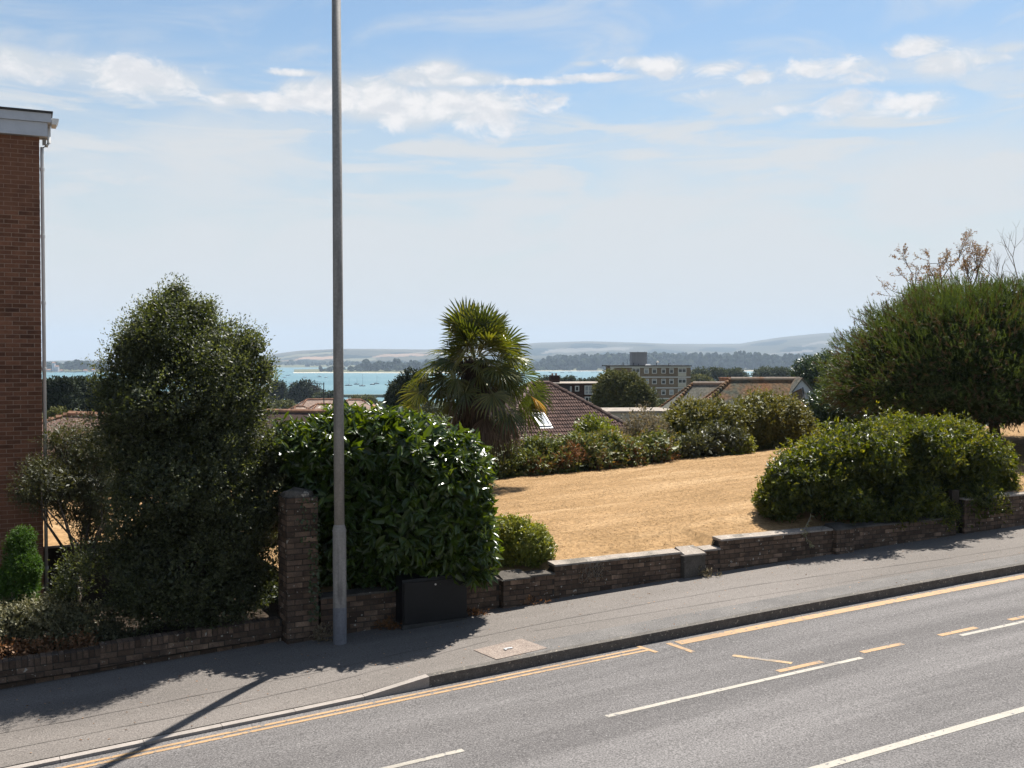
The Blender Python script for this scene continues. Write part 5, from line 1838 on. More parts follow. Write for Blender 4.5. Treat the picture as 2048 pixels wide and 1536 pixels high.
for k, (a_, h_) in enumerate(((R(-20), -.95), (R(-45), -.8), (R(-70), -1.05), (R(-5), -.75), (R(-95), -.9))):
    me = frond(heart + Z3 * h_ + np.array([.3, -.1, 0]), a_, R(-40), .75, .75, 24, 1.5, [LF['palm_dead'], M['petiole_dead']], rg, 2.2, split=1)
    part('dead_frond', me, palm)
# ------------------------------------------------------------------ houses beyond the hedge
M['roof_tile'] = surf('brown_roof_tile', [(0.135, 0.078, 0.062), (0.185, 0.110, 0.088), (0.098, 0.06, 0.05)], 3, 0.85, 0.2, 0.002, 40, per_object=0.22, fine=(30, 0.2))
M['roof_under'] = surf('roof_underlay', [(0.06, 0.04, 0.034), (0.08, 0.052, 0.045)], 3, 0.9, 0.1)
M['ridge_tile'] = surf('ridge_tile', [(0.13, 0.080, 0.066), (0.18, 0.115, 0.095), (0.22, 0.18, 0.15)], 2, 0.85, 0.2)
M['glass'] = surf('window_glass', [(0.03, 0.036, 0.042), (0.05, 0.056, 0.062)], 1, 0.08, 0.6)
M['skylight_glass'] = surf('skylight_glass', [(0.34, 0.37, 0.40), (0.42, 0.45, 0.48)], 1, 0.12, 0.8)
M['white_frame'] = surf('white_window_frame', [(0.74, 0.73, 0.71), (0.80, 0.79, 0.77)], 3, 0.5, 0.4)
M['render_wall'] = surf('cream_render', [(0.50, 0.44, 0.36), (0.58, 0.52, 0.44)], 0.4, 0.9, 0.1)
M['brown_brick'] = surf('brown_brick_wall', [(0.062, 0.034, 0.027), (0.082, 0.046, 0.036), (0.050, 0.029, 0.023)], 1.2, 0.9, 0.1, fine=(9, 0.25), coord='Position')
M['buff_brick'] = surf('buff_brick_wall', [(0.215, 0.150, 0.090), (0.26, 0.185, 0.115), (0.18, 0.125, 0.078)], 0.5, 0.9, 0.1, fine=(5, 0.22), coord='Position')
M['pale_panel'] = surf('pale_panel', [(0.56, 0.52, 0.42), (0.64, 0.60, 0.50)], 1, 0.7, 0.3)
M['grey_clad'] = surf('grey_cladding', [(0.26, 0.25, 0.255), (0.32, 0.31, 0.315)], 0.4, 0.7, 0.3, stretch=((4, 4, .3),), coord='Position')
M['orange_roof'] = surf('orange_lichened_roof', [(0.225, 0.105, 0.048), (0.135, 0.098, 0.060), (0.090, 0.095, 0.072)], 1.1, 0.9, 0.1, 0.02, 10, fine=(5, 0.4), coord='Position')
M['grey_roof'] = surf('grey_green_old_roof', [(0.115, 0.115, 0.098), (0.165, 0.155, 0.125), (0.26, 0.15, 0.085)], 0.7, 0.9, 0.1, 0.02, 10, fine=(6, 0.35), coord='Position')
M['terracotta'] = surf('terracotta_roof', [(0.36, 0.19, 0.12), (0.44, 0.25, 0.165), (0.25, 0.15, 0.11)], 0.7, 0.9, 0.1, fine=(4, 0.3), coord='Position')
M['dusty_roof'] = surf('dusty_pink_roof', [(0.30, 0.215, 0.175), (0.37, 0.275, 0.22), (0.22, 0.17, 0.145)], 0.4, 0.9, 0.1, fine=(3, 0.25), coord='Position')

# brown tiled bungalow roof, parallel to the street
YR = 55.0
rA = at(1066, 767, YR)
rB = at(1095, 766, YR + .6)
house = thing('bungalow', [*(rA[:2]), float(terrain(rA[0], rA[1]))], 'bungalow with brown interlocking tiled hipped roof and one skylight beyond the palm', 'house')
PIT = R(36)
slope = np.array([S_, -C_, 0]) * math.cos(PIT) - Z3 * math.sin(PIT)      # down the near slope
rn_ = unit(np.cross(U3, slope)); rn_ = rn_ if rn_[2] > 0 else -rn_
ridge_mid = (rA + rB) / 2
HW, RUN = .55, 5.6                     # half ridge length, plan run of the near slope
zr_ = ridge_mid[2]
mb = MB()
e0 = [ridge_mid - U3 * HW, ridge_mid + U3 * HW]
dn = math.tan(PIT) * RUN
cornr = [ridge_mid + U3 * sx * (HW + RUN) + V3 * sv * RUN - Z3 * dn for sx, sv in ((-1, -1), (1, -1), (1, 1), (-1, 1))]
V = [c - rn_ * .05 for c in e0] + [c - Z3 * .06 for c in cornr]
mb.add(V, [(0, 2, 3, 1), (1, 4, 5, 0)], [(1, 3, 4), (0, 5, 2)])
part('roof', mb.mesh('roof', M['roof_under']), house)
mb = MB()
wz = zr_ - dn
gz_ = float(terrain(ridge_mid[0], ridge_mid[1])) - .5
mb.box(ridge_mid * [1, 1, 0] - U3 * (HW + RUN - .45) - V3 * (RUN - .45) + Z3 * gz_, U3 * 2 * (HW + RUN - .45), V3 * 2 * (RUN - .45), Z3 * (wz - gz_ + .02))
part('wall', mb.mesh('wall', M['render_wall']), house)
# one interlocking tile: two rolls, thick lower edge
TW, TL = .30, .285
mb = MB()
xs = np.linspace(0, TW, 9)
hz_ = np.array([.014, .052, .014, .0, .014, .052, .014, .0, .014])
for i in range(8):
    pass
V = [(x, 0, h + .0) for x, h in zip(xs, hz_)] + [(x, TL + .04, h + .034) for x, h in zip(xs, hz_)] + [(x, TL + .04, h + .002) for x, h in zip(xs, hz_)]
Q = [(i, i + 1, i + 10, i + 9) for i in range(8)] + [(i + 9, i + 10, i + 19, i + 18) for i in range(8)]
mb.add(V, Q)
tile_me = mb.mesh('roof_tile', M['roof_tile'])
basis = Matrix((U3.tolist(), slope.tolist(), rn_.tolist())).transposed()
nrow = int(RUN / math.cos(PIT) / TL)
cnt = 0
rest = MB()
sk_u0, sk_s0 = None, None
skc = at(1062, 829, YR)
# where the sight line to the skylight's top-left corner meets the slope
dsk = skc - np.array([0, 0, CAMZ])
tt = np.dot(ridge_mid - np.array([0, 0, CAMZ]), rn_) / np.dot(dsk, rn_)
skp = np.array([0, 0, CAMZ]) + dsk * tt
sk_u = float(np.dot(skp - ridge_mid, U3)); sk_s = float(np.dot(skp - ridge_mid, slope))
SKW, SKL = .72, 1.02
for r_ in range(nrow):
    s = r_ * TL
    half = HW + s * math.cos(PIT)
    i0 = -math.floor(half / TW)
    for i in range(i0, -i0 + 1):
        u = i * TW
        if u < -half or u + TW > half + .12: continue
        if sk_u - .08 < u + TW / 2 < sk_u + SKW + .08 and sk_s - .1 < s + TL / 2 < sk_s + SKL + .08: continue
        pos = ridge_mid + U3 * u + slope * s + rn_ * .004
        px = CX + FPX * pos[0] / pos[1]
        py = HOR - FPX * (pos[2] - CAMZ) / pos[1]
        if cnt < 300 and 995 < px < 1250 and py < 905:
            o = bpy.data.objects.new('roof_tile', tile_me)
            link(o, house)
            j = Matrix.Translation(pos + rn_ * random.uniform(0, .006))
            o.matrix_basis = j @ basis.to_4x4()
            cnt += 1
        else:
            rest.add([pos + U3 * v_[0] + slope * v_[1] + rn_ * v_[2] for v_ in V], Q)
if rest.n: part('roof_tiling', rest.mesh('roof_tiling', M['roof_tile']), house, kind='stuff')
mb = MB()
for k in range(3):
    a0 = ridge_mid - U3 * HW + U3 * (2 * HW * k / 3)
    mb.tube([a0 + Z3 * .0, a0 + U3 * (2 * HW / 3 - .01)], [.13, .125], 8)
part('ridge', mb.mesh('ridge', M['ridge_tile']), house)
for sx in (1, -1):
    for sv in (-1, 1):
        mb = MB()
        c0 = ridge_mid + U3 * sx * HW
        c1 = ridge_mid + U3 * sx * (HW + RUN) + V3 * sv * RUN - Z3 * dn
        for k in range(17):
            a0 = c0 + (c1 - c0) * (k / 17)
            a1 = c0 + (c1 - c0) * ((k + 1.06) / 17)
            mb.tube([a0 + Z3 * .01, a1 + Z3 * .03], [.105, .125], 7)
        part('hip', mb.mesh('hip', M['ridge_tile']), house)
so = ridge_mid + U3 * sk_u + slope * sk_s + rn_ * .02
mb = MB()
mb.box(so, U3 * SKW, slope * .09, rn_ * .09); mb.box(so + slope * (SKL - .09), U3 * SKW, slope * .09, rn_ * .085)
mb.box(so + slope * .092, U3 * .08, slope * (SKL - .184), rn_ * .09); mb.box(so + slope * .092 + U3 * (SKW - .08), U3 * .08, slope * (SKL - .184), rn_ * .09)
mb.box(so + slope * (SKL + .01) - U3 * .03, U3 * (SKW + .06), slope * .14, rn_ * .03)
sky_f = part('skylight', mb.mesh('skylight', M['white_frame']), house)
mb = MB()
mb.box(so + slope * .092 + U3 * .082, U3 * (SKW - .164), slope * (SKL - .184), rn_ * .055)
part('pane', mb.mesh('pane', M['skylight_glass']), sky_f)


def window(parent, o, ax, az_, nrm, wd, ht, bars=(), fr=.07, glass='glass', mid=None):
    """white frame with recessed pane on a wall; o = lower left corner on the wall face, nrm outward"""
    mb = MB()
    mb.box(o, ax * wd, nrm * .06, az_ * fr); mb.box(o + az_ * (ht - fr), ax * wd, nrm * .06, az_ * fr)
    mb.box(o + az_ * fr, ax * fr, nrm * .06, az_ * (ht - 2 * fr)); mb.box(o + ax * (wd - fr) + az_ * fr, ax * fr, nrm * .06, az_ * (ht - 2 * fr))
    for b_ in bars:
        mb.box(o + ax * (wd * b_ - fr * .4) + az_ * fr, ax * fr * .8, nrm * .055, az_ * (ht - 2 * fr))
    if mid: mb.box(o + ax * fr + az_ * (ht * mid), ax * (wd - 2 * fr), nrm * .05, az_ * fr * .8)
    f = part('window', mb.mesh('window', M['white_frame']), parent)
    mb = MB()
    mb.box(o + ax * fr + az_ * fr + nrm * .005, ax * (wd - 2 * fr), nrm * .02, az_ * (ht - 2 * fr))
    part('pane', mb.mesh('pane', M[glass]), f)
    return f


M['curtain_glass'] = surf('curtained_glass', [(0.30, 0.33, 0.36), (0.42, 0.45, 0.48), (0.10, 0.12, 0.14)], 1.1, 0.15, 0.6, coord='Position')

# red-brown flat-roofed block behind the bungalow
YK = 92.0
def wallpt(px, py, Y, ax):      # point on a facade through (px0, Y) running along ax
    return at(px, py, Y)
kx = unit(np.array([math.cos(R(12)), math.sin(R(12)), 0])); kn = np.array([math.sin(R(12)), -math.cos(R(12)), 0])
k0 = at(1100, 768, YK); sK = YK / FPX
kt = k0[2]
gK = float(terrain(k0[0], k0[1])) - .5
blk2 = thing('brick_block', [k0[0] + 4, k0[1] + 4, gK], 'dark red-brown flat-roofed brick block with white windows behind the bungalow roof', 'building')
mb = MB()
mb.box([k0[0], k0[1], gK], kx * 6.0, -kn * 7, Z3 * (kt - gK))
part('wall', mb.mesh('wall', M['brown_brick']), blk2)
mb = MB()
mb.box(np.array([k0[0], k0[1], kt + .003]) + kn * .12 - kx * .1, kx * 6.2, -kn * 7.3, Z3 * .06)
part('roof_edge', mb.mesh('roof_edge', M['coping']), blk2)
mb = MB()
c0 = np.array([k0[0], k0[1], kt + .11]) + kx * .30 - kn * .8
mb.box(c0, kx * .80, -kn * .7, Z3 * .56)
mb.box(c0 - kx * .05 + kn * .05 + Z3 * .56, kx * .90, -kn * .8, Z3 * .08)
ch = part('chimney', mb.mesh('chimney', M['brown_brick']), blk2)
mb = MB()
for dx_ in (.2, .55): mb.tube([c0 + kx * dx_ - kn * .35 + Z3 * .63, c0 + kx * dx_ - kn * .35 + Z3 * .83], [.09, .075], 8)
part('chimney_pot', mb.mesh('chimney_pot', M['terracotta']), ch)
mb = MB()
mb.box(np.array([k0[0], k0[1], kt - .62]) + kx * .85 + kn * .02, kx * 1.05, -kn * .01, Z3 * .5)
part('dark_panel', mb.mesh('dark_panel', M['felt']), blk2)


def kwin(px0, px1, py0, py1, **kw):
    o = np.array([k0[0], k0[1], CAMZ + (HOR - py1) * sK]) + kx * ((px0 - 1100) * sK / kx[0]) + kn * .003
    window(blk2, o, kx, Z3, kn, (px1 - px0) * sK / kx[0], (py1 - py0) * sK, **kw)


kwin(1150.5, 1159, 772, 783)
kwin(1140.5, 1143.6, 773, 783.5, fr=.04, glass='curtain_glass')
kwin(1170, 1186.5, 771.5, 789.5, bars=(.5,), mid=.36, glass='curtain_glass')
kwin(1151, 1159, 794, 806)
kwin(1170.5, 1186, 794, 812, bars=(.5,), mid=.36)

# low flat roof showing past the bungalow hip, and its pale edge
g0 = at(1215, 826, 72)
gar = MB()
gb = float(terrain(g0[0], g0[1])) - .4
gar.box([g0[0], g0[1], gb], [5.2, .8, 0], [-.9, 5, 0], Z3 * (g0[2] - gb))
gt = thing('flat_roofed_garage', [g0[0] + 2.4, g0[1] + 2.5, gb], 'low building with pale flat roof showing past the end of the tiled roof', 'garage')
part('wall', gar.mesh('wall', M['render_wall']), gt)
gar = MB()
gar.box([g0[0] - .1, g0[1] - .12, g0[2] + .003], [5.4, .83, 0], [-.93, 5.3, 0], Z3 * .12)
part('roof', gar.mesh('roof', M['coping']), gt)

# five-storey buff block of flats
YF = 250.0
sF = YF / FPX
fx = unit(np.array([1, .035, 0])); fn = np.array([fx[1], -fx[0], 0])
f0 = at(1224, 733, YF)
gF = float(terrain(f0[0], f0[1])) - 1
FW = (1382 - 1224) * sF
ft_ = f0[2]
flats = thing('apartment_block', [f0[0] + FW / 2, f0[1] + 6, gF], 'buff brick block of flats with white floor bands and roof plant room by the water', 'building')
mb = MB()
mb.box([f0[0], f0[1], gF], fx * FW, -fn * 12, Z3 * (ft_ - gF))
part('wall', mb.mesh('wall', M['buff_brick']), flats)
mb = MB()
mb.box(np.array([f0[0], f0[1], ft_ + .01]) - fx * .9 + fn * .5, fx * (FW + 1.1), -fn * 13, Z3 * .28)
part('roof_slab', mb.mesh('roof_slab', M['felt']), flats)
mb = MB()
mb.box(np.array([f0[0], f0[1], ft_ - .27]) - fx * .5 + fn * .35, fx * (FW + .55), -fn * .33, Z3 * .27)
part('fascia', mb.mesh('fascia', M['white_frame']), flats)
for py in (754.5, 776, 797.5, 819):
    mb = MB()
    mb.box(np.array([f0[0], f0[1], CAMZ + (HOR - py) * sF - .10]) + fn * .10 - fx * .05, fx * (FW + .1), -fn * .095, Z3 * .24)
    part('floor_band', mb.mesh('floor_band', M['white_frame']), flats)
mb = MB()
p0 = np.array([at(1267, 733, YF)[0], f0[1] + 3.2, ft_ + .3])
mb.box(p0, fx * (30.5 * sF), -fn * 3.8, Z3 * (25.5 * sF))
mb.box(p0 - fx * .1 + fn * .1 + Z3 * 25.5 * sF, fx * (30.5 * sF + .2), -fn * 4, Z3 * .12)
part('plant_room', mb.mesh('plant_room', M['grey_clad']), flats)
mb = MB()
mb.box(np.array([f0[0], f0[1], gF]) + fx * .0 + fn * .02 - fx * .35, fx * .9, -fn * .015, Z3 * (ft_ - gF - .3))
part('white_corner', mb.mesh('white_corner', M['white_frame']), flats)


def fwin(px0, px1, py0, py1, **kw):
    o = np.array([f0[0], f0[1], CAMZ + (HOR - py1) * sF]) + fx * ((px0 - 1224) * sF) + fn * .004
    return window(flats, o, fx, Z3, fn, (px1 - px0) * sF, (py1 - py0) * sF, fr=.14, **kw)


for ri, yo in enumerate((0, 21.3, 43, 64.5)):
    for (a0, b0) in ((1288.5, 1298), (1304.5, 1314), (1323.5, 1332), (1339.5, 1348)):
        fwin(a0, b0, 736.5 + yo, 747 + yo, glass=random.choice(['glass', 'curtain_glass', 'glass']), mid=.68)
    for (a0, b0) in ((1264, 1280), (1357, 1373.5)):
        fwin(a0, b0, 735.5 + yo, 745.5 + yo, bars=(.5,), glass='glass', mid=.72)
        mb = MB()
        mb.box(np.array([f0[0], f0[1], CAMZ + (HOR - 752.5 - yo) * sF]) + fx * ((a0 - 1224) * sF) + fn * .03, fx * ((b0 - a0) * sF), -fn * .026, Z3 * (6.8 * sF))
        part('panel', mb.mesh('panel', M['pale_panel']), flats)
mb = MB()
dc = np.array([at(1317, 726, YF)[0], f0[1] + 1.5, ft_ + .3])
mb.tube([dc, dc + Z3 * .5], .04, 5)
ring = [dc + Z3 * .75 + np.array([.38 * math.cos(t), -.12, .30 * math.sin(t)]) for t in np.linspace(0, 6.283, 11)[:-1]]
mb.add(ring + [dc + Z3 * .75 + np.array([0, .06, 0])], [], [(k, (k + 1) % 10, 10) for k in range(10)] + [((k + 1) % 10, k, 10) for k in range(10)])
part('satellite_dish', mb.mesh('satellite_dish', M['white_frame']), flats)
mb = MB()
d2_ = np.array([at(1292, 730, YF)[0], f0[1] + 1.0, ft_ + .3])
mb.hexa([d2_, d2_ + [1.4, 0, 0], d2_ + [1.4, 1, 0], d2_ + [0, 1, 0], d2_ + [.3, .2, .25], d2_ + [1.1, .2, .25], d2_ + [1.1, .8, .25], d2_ + [.3, .8, .25]])
part('rooflight', mb.mesh('rooflight', M['white_frame']), flats)
for px in (1248, 1269, 1279, 1315, 1340):
    mb = MB()
    v0 = np.array([at(px, 733, YF)[0], f0[1] + 2, ft_ + .29])
    mb.tube([v0, v0 + Z3 * random.uniform(.3, .7)], .11, 6)
    part('vent_pipe', mb.mesh('vent_pipe', M['felt']), flats)


def hip_house(name, label, A, B, run, pitch, roofm, wallm, hipl=1, hipr=1, edge_m=None, gable_m=None, nridge=10, ridge_m=None):
    """house under a ridge from A to B; ends hipped (1) or gabled (0)"""
    ax = unit((B - A) * [1, 1, 0])
    pr = np.array([ax[1], -ax[0], 0])
    dn_ = math.tan(pitch) * run
    zg = float(terrain((A + B)[0] / 2, (A + B)[1] / 2)) - .6
    h = thing(name, [*((A + B) / 2)[:2], zg], label, 'house')
    el_, er = A - ax * run * hipl, B + ax * run * hipr
    c = [el_ + pr * run, er + pr * run, er - pr * run, el_ - pr * run]
    c = [p_ - Z3 * dn_ for p_ in c]
    mb = MB()
    th = Z3 * -.14
    top = [A, B] + c
    mb.add(top + [p_ + th for p_ in top], [(0, 2, 3, 1), (1, 4, 5, 0), (2, 8, 9, 3), (4, 10, 11, 5), (6, 7, 9, 8), (7, 6, 11, 10)],
           [(1, 3, 4), (0, 5, 2), (7, 10, 9), (6, 8, 11)])
    part('roof', mb.mesh('roof', roofm), h)
    i_ = .35
    w = [el_ + ax * i_ + pr * (run - i_), er - ax * i_ + pr * (run - i_), er - ax * i_ - pr * (run - i_), el_ + ax * i_ - pr * (run - i_)]
    zt_ = A[2] - dn_ - .02
    mb = MB()
    mb.hexa([np.array([p_[0], p_[1], zg]) for p_ in w] + [np.array([p_[0], p_[1], zt_]) for p_ in w])
    part('wall', mb.mesh('wall', wallm), h)
    for flag, end, s in ((hipl, A, -1), (hipr, B, 1)):
        if not flag:
            mb = MB()
            e_ = end - ax * s * .28
            tri = [e_ - Z3 * (.2), e_ + pr * (run - .3) - Z3 * (dn_ + .0), e_ - pr * (run - .3) - Z3 * (dn_ + .0)]
            mb.add([t_ for t_ in tri] + [t_ - ax * s * .2 for t_ in tri], [(0, 1, 4, 3), (1, 2, 5, 4), (2, 0, 3, 5)], [(0, 2, 1), (3, 4, 5)])
            part('gable', mb.mesh('gable', gable_m or wallm), h)
    em = edge_m or roofm
    mb = MB()
    n_ = nridge
    for k in range(n_):
        mb.tube([A + (B - A) * (k / n_) + Z3 * .04, A + (B - A) * ((k + .97) / n_) + Z3 * .04], [.14, .13], 6)
    part('ridge', mb.mesh('ridge', ridge_m or em), h)
    for flag, end, pts_ in ((hipl, A, (c[0], c[3])), (hipr, B, (c[1], c[2]))):
        if flag:
            for p_ in pts_:
                mb = MB()
                for k in range(18):
                    a0 = end + (p_ - end) * (k / 18); a1 = end + (p_ - end) * ((k + .8) / 18)
                    mb.tube([a0 + Z3 * .02, a1 + Z3 * .045], [.085, .135], 6)
                part('hip', mb.mesh('hip', em), h)
    return h, ax, pr


M['pale_ridge'] = surf('pale_ridge_tile', [(0.42, 0.34, 0.27), (0.50, 0.41, 0.33), (0.40, 0.22, 0.13)], 1.2, 0.9, 0.1, coord='Position')
YO = 74.0
oh, oax, opr = hip_house('tiled_house', 'house with orange lichened hip roof ending in a white gable left of the pine', at(1462, 758.5, YO), at(1600, 758.5, YO - .5), 3.2, R(41), M['orange_roof'], M['render_wall'], 1, 0,
                         M['orange_roof'], M['white_board'], 12, M['pale_ridge'])
e_ = at(1600, 758.5, YO - .5)
mb = MB()
for s in (1, -1):
    q0 = e_ + oax * .06 - Z3 * .16
    q1 = e_ + oax * .06 + opr * s * 3.25 - Z3 * (math.tan(R(41)) * 3.25 + .16)
    mb.hexa([q0, q1, q1 + oax * .05, q0 + oax * .05, q0 + Z3 * .2, q1 + Z3 * .2, q1 + oax * .05 + Z3 * .2, q0 + oax * .05 + Z3 * .2])
part('barge_board', mb.mesh('barge_board', M['felt']), oh)
# white gable turned towards the street
gA = at(1603, 757, YO - 1.2)
gdir = unit(np.array([.80, -.60, 0]))
gh = thing('gabled_wing', [gA[0], gA[1], float(terrain(gA[0], gA[1]))], 'white boarded gable end with dark sloping verge between the orange roof and the pine', 'house')
mb = MB()
gx = np.array([.94, .34, 0])
gp0, gp1, gp2 = gA - Z3 * .05, gA - gx * 1.35 - Z3 * 1.55, gA + gx * 1.75 - Z3 * 1.75
bk = np.array([-.34, .94, 0]) * 4
zb_ = float(terrain(gA[0], gA[1]))
mb.add([gp0, gp1, np.array([*gp1[:2], zb_]), np.array([*gp2[:2], zb_]), gp2] + [p_ + bk for p_ in (gp0, gp1, np.array([*gp1[:2], zb_]), np.array([*gp2[:2], zb_]), gp2)],
       [(1, 2, 7, 6), (3, 4, 9, 8), (1, 4, 3, 2)], [(0, 4, 1)])
part('gable_wall', mb.mesh('gable_wall', M['white_board']), gh)
mb = MB()
out_ = np.array([.34, -.94, 0]) * .12
for p_ in (gp1, gp2):
    d_ = unit(p_ - gp0)
    q1 = p_ + d_ * .35
    up_ = Z3 * .13
    mb.hexa([gp0 + out_, q1 + out_, q1 + bk, gp0 + bk, gp0 + out_ + up_, q1 + out_ + up_, q1 + bk + up_, gp0 + bk + up_])
part('roof', mb.mesh('roof', M['grey_roof']), gh)
mb = MB()
ic = gA + out_ * .3 - Z3 * .75
for p_ in (gp1, gp2):
    d_ = unit(p_ - gp0)
    mb.box(ic, d_ * 1.25, out_ * .3, Z3 * .07)
part('inner_moulding', mb.mesh('inner_moulding', M['pale_panel']), gh)
oh2, _, _ = hip_house('tiled_house', 'lower house with grey-green hip roof and orange hips left of the orange roof', at(1386, 767, YO + 5), at(1452, 767, YO + 5), 3.4, R(42), M['grey_roof'], M['render_wall'], 1, 1, M['orange_roof'], None, 6, M['pale_ridge'])
mb = MB()
cp = at(1443, 768, YO + 7)
mb.box(cp - [0, 0, 1.5], [1.0, .1, 0], [-.07, .7, 0], Z3 * 1.93)
mb.box(cp + [-.06, -.06, .44], [1.12, .1, 0], [-.07, .84, 0], Z3 * .07)
part('chimney', mb.mesh('chimney', M['terracotta']), oh2)

# roofs in the left gap
hip_house('tiled_house', 'house with pale pinkish hip roof in the gap left of the lamp post', at(614, 799, 150), at(668, 798.5, 152), 4.0, R(38), M['dusty_roof'], M['render_wall'], 1, 1, M['terracotta'])
hip_house('tiled_house', 'house with brownish hip roof just right of the lamp post', at(696, 799.5, 140), at(722, 799.5, 141), 5.2, R(36), M['dusty_roof'], M['render_wall'], 1, 1, M['terracotta'])
hip_house('tiled_house', 'small house with pink roof and pale verge right of the brownish hip roof', at(735, 806, 155), at(742, 805, 160), 4.0, R(38), M['terracotta'], M['render_wall'], 1, 1, M['pale_ridge'])
hip_house('tiled_house', 'house with greyish pink hip roof lower left in the gap beside the lamp post', at(590, 813, 128), at(607, 813, 129), 3.4, R(36), M['dusty_roof'], M['render_wall'], 1, 1, M['terracotta'])
hip_house('tiled_house', 'house with pinkish hip roof behind the aerial mast', at(634, 808, 134), at(662, 808, 135), 4.2, R(36), M['dusty_roof'], M['render_wall'], 1, 1, M['terracotta'])
nr, _, _ = hip_house('tiled_house', 'nearest dark brown roof low behind the laurel and the tall evergreen', at(520, 822, 72), at(668, 824, 70), 3.8, R(34), M['roof_under'], M['render_wall'], 0, 0, M['terracotta'])
hip_house('tiled_house', 'bungalow with brown profiled roof and terracotta ridge between the brick building and the tall evergreen', at(139, 829.5, 44), at(230, 833, 42.5), 3.6, R(24), M['roof_tile'], M['render_wall'], 1, 0, M['terracotta'], None, 4)
# television aerial on the nearest roof
ab = at(648, 824, 70.2); at_ = at(647.5, 765, 70.2)
an_ = thing('aerial_mast', ab, 'tall television aerial mast rising above the roofs left of the lamp post', 'aerial')
mb = MB()
mb.tube([ab - Z3 * .2, at_], .035, 6)
part('mast', mb.mesh('mast', M['metal_dark']), an_)
for (dz_, ln_, sd_) in ((-.10, .95, -1), (-.48, .75, -1)):
    mb = MB()
    c0 = at_ + Z3 * dz_
    bd = np.array([sd_, .25, .05])
    mb.tube([c0, c0 + bd * ln_], .022, 5)
    for k in range(7):
        c_ = c0 + bd * ln_ * (.2 + .8 * k / 6)
        mb.tube([c_ - [.06, -.20, -.14 - .02 * k], c_ + [.06, -.20, -.14 - .02 * k]], .014, 4)
    part('aerial', mb.mesh('aerial', M['metal_dark']), an_)

# ------------------------------------------------------------------ middle-distance trees
def tree(label, Y, rows, n, per, L, lf, seed, name='tree', depth=None, r0=.2, cat='tree', group=None, **kw):
    dflt = dict(shell=.4, noise=.26, nscale=3.2 / max(1, Y / 40), twig=L * 2.2, up=.3, cull=.6, inner=.35)
    dflt.update(kw)
    L_ = lobes_px(Y, rows, depth or np.mean([r_[2] for r_ in rows]) * Y / FPX)
    c = np.mean([l[:3] for l in L_], 0)
    b_ = np.array([c[0], c[1], float(terrain(c[0], c[1]))])
    t = thing(name, b_, label, cat, group)
    limbs('trunk', t, b_, L_, M['bark'], r0, seed, .45, 5)
    foliage('crown', t, L_, n, per, L, L * .6, LF[lf], seed, **dflt)
    return t


tree('big round tree with yellowing top in front of the block of flats', 84, [(1240, 790, 42, 36), (1215, 775, 26, 26), (1262, 775, 24, 22), (1235, 765, 34, 18), (1285, 800, 22, 26), (1210, 805, 28, 22), (1250, 812, 46, 16), (1225, 758, 16, 12), (1275, 790, 22, 16)],
     3600, 8, .19, 'far_olive', 201, 'round_tree', r0=.3, noise=.42, inner=.2, cull=.5)
tree('small pale green tree at the foot of the block of flats', 100, [(1320, 822, 26, 20), (1345, 835, 20, 16)], 620, 7, .22, 'far', 202, 'small_tree', tint=lambda P: .25 + 0 * P[:, 0])
tree('bluish conifer behind the left side of the fan palm', 84, [(815, 790, 30, 38), (795, 805, 24, 26), (835, 770, 26, 26), (800, 780, 20, 20)], 1500, 8, .20, 'far_dark', 203, 'conifer', r0=.25, tint=lambda P: .15 + 0 * P[:, 0])
tree('dark spreading pine left of the pair behind the small terracotta ridge', 104, [(112, 785, 34, 24), (95, 800, 30, 24), (120, 768, 26, 10), (130, 800, 26, 26)], 1200, 8, .26, 'far_dark', 204, 'pine_tree', r0=.3)
tree('dark spreading pine right of the pair beside the tall evergreen', 110, [(165, 785, 42, 26), (190, 800, 40, 28), (155, 770, 30, 9), (210, 785, 36, 22)], 1500, 8, .26, 'far_dark', 205, 'pine_tree', r0=.3)
tree('brownish small tree at the foot of the dark pines', 70, [(118, 832, 22, 14), (102, 840, 18, 12)], 360, 7, .16, 'far_olive', 206, 'small_tree', r0=.1)
tree('rounded dark tree at the left of the shoreline pair left of the lamp post', 360, [(551, 790, 22, 18), (553, 779, 14, 12), (540, 797, 14, 10)], 520, 7, .85, 'far_dark', 207, 'shore_tree', r0=.4, tint=lambda P: .2 + 0 * P[:, 0])
tree('wider dark tree at the right of the shoreline pair left of the lamp post', 355, [(606, 784, 24, 16), (590, 792, 18, 12), (626, 792, 20, 12), (606, 774, 15, 8)], 700, 7, .85, 'far_dark', 208, 'shore_tree', r0=.4, tint=lambda P: .12 + 0 * P[:, 0])
tree('small tree between the shoreline pair and the lamp post', 340, [(652, 796, 14, 10), (665, 795, 10, 9), (640, 797, 10, 8)], 320, 7, .7, 'far', 209, 'shore_tree', r0=.3)
tree('low olive tree in front of the shoreline pair', 230, [(572, 815, 20, 11), (555, 822, 18, 8)], 300, 7, .5, 'far_olive', 210, 'small_tree', r0=.2)
tree('low yellowish scrub on the near shore right of the lamp post', 300, [(735, 800, 18, 6), (712, 799, 12, 5), (748, 806, 10, 5)], 260, 7, .5, 'far_olive', 211, 'scrub_bush', r0=.2)
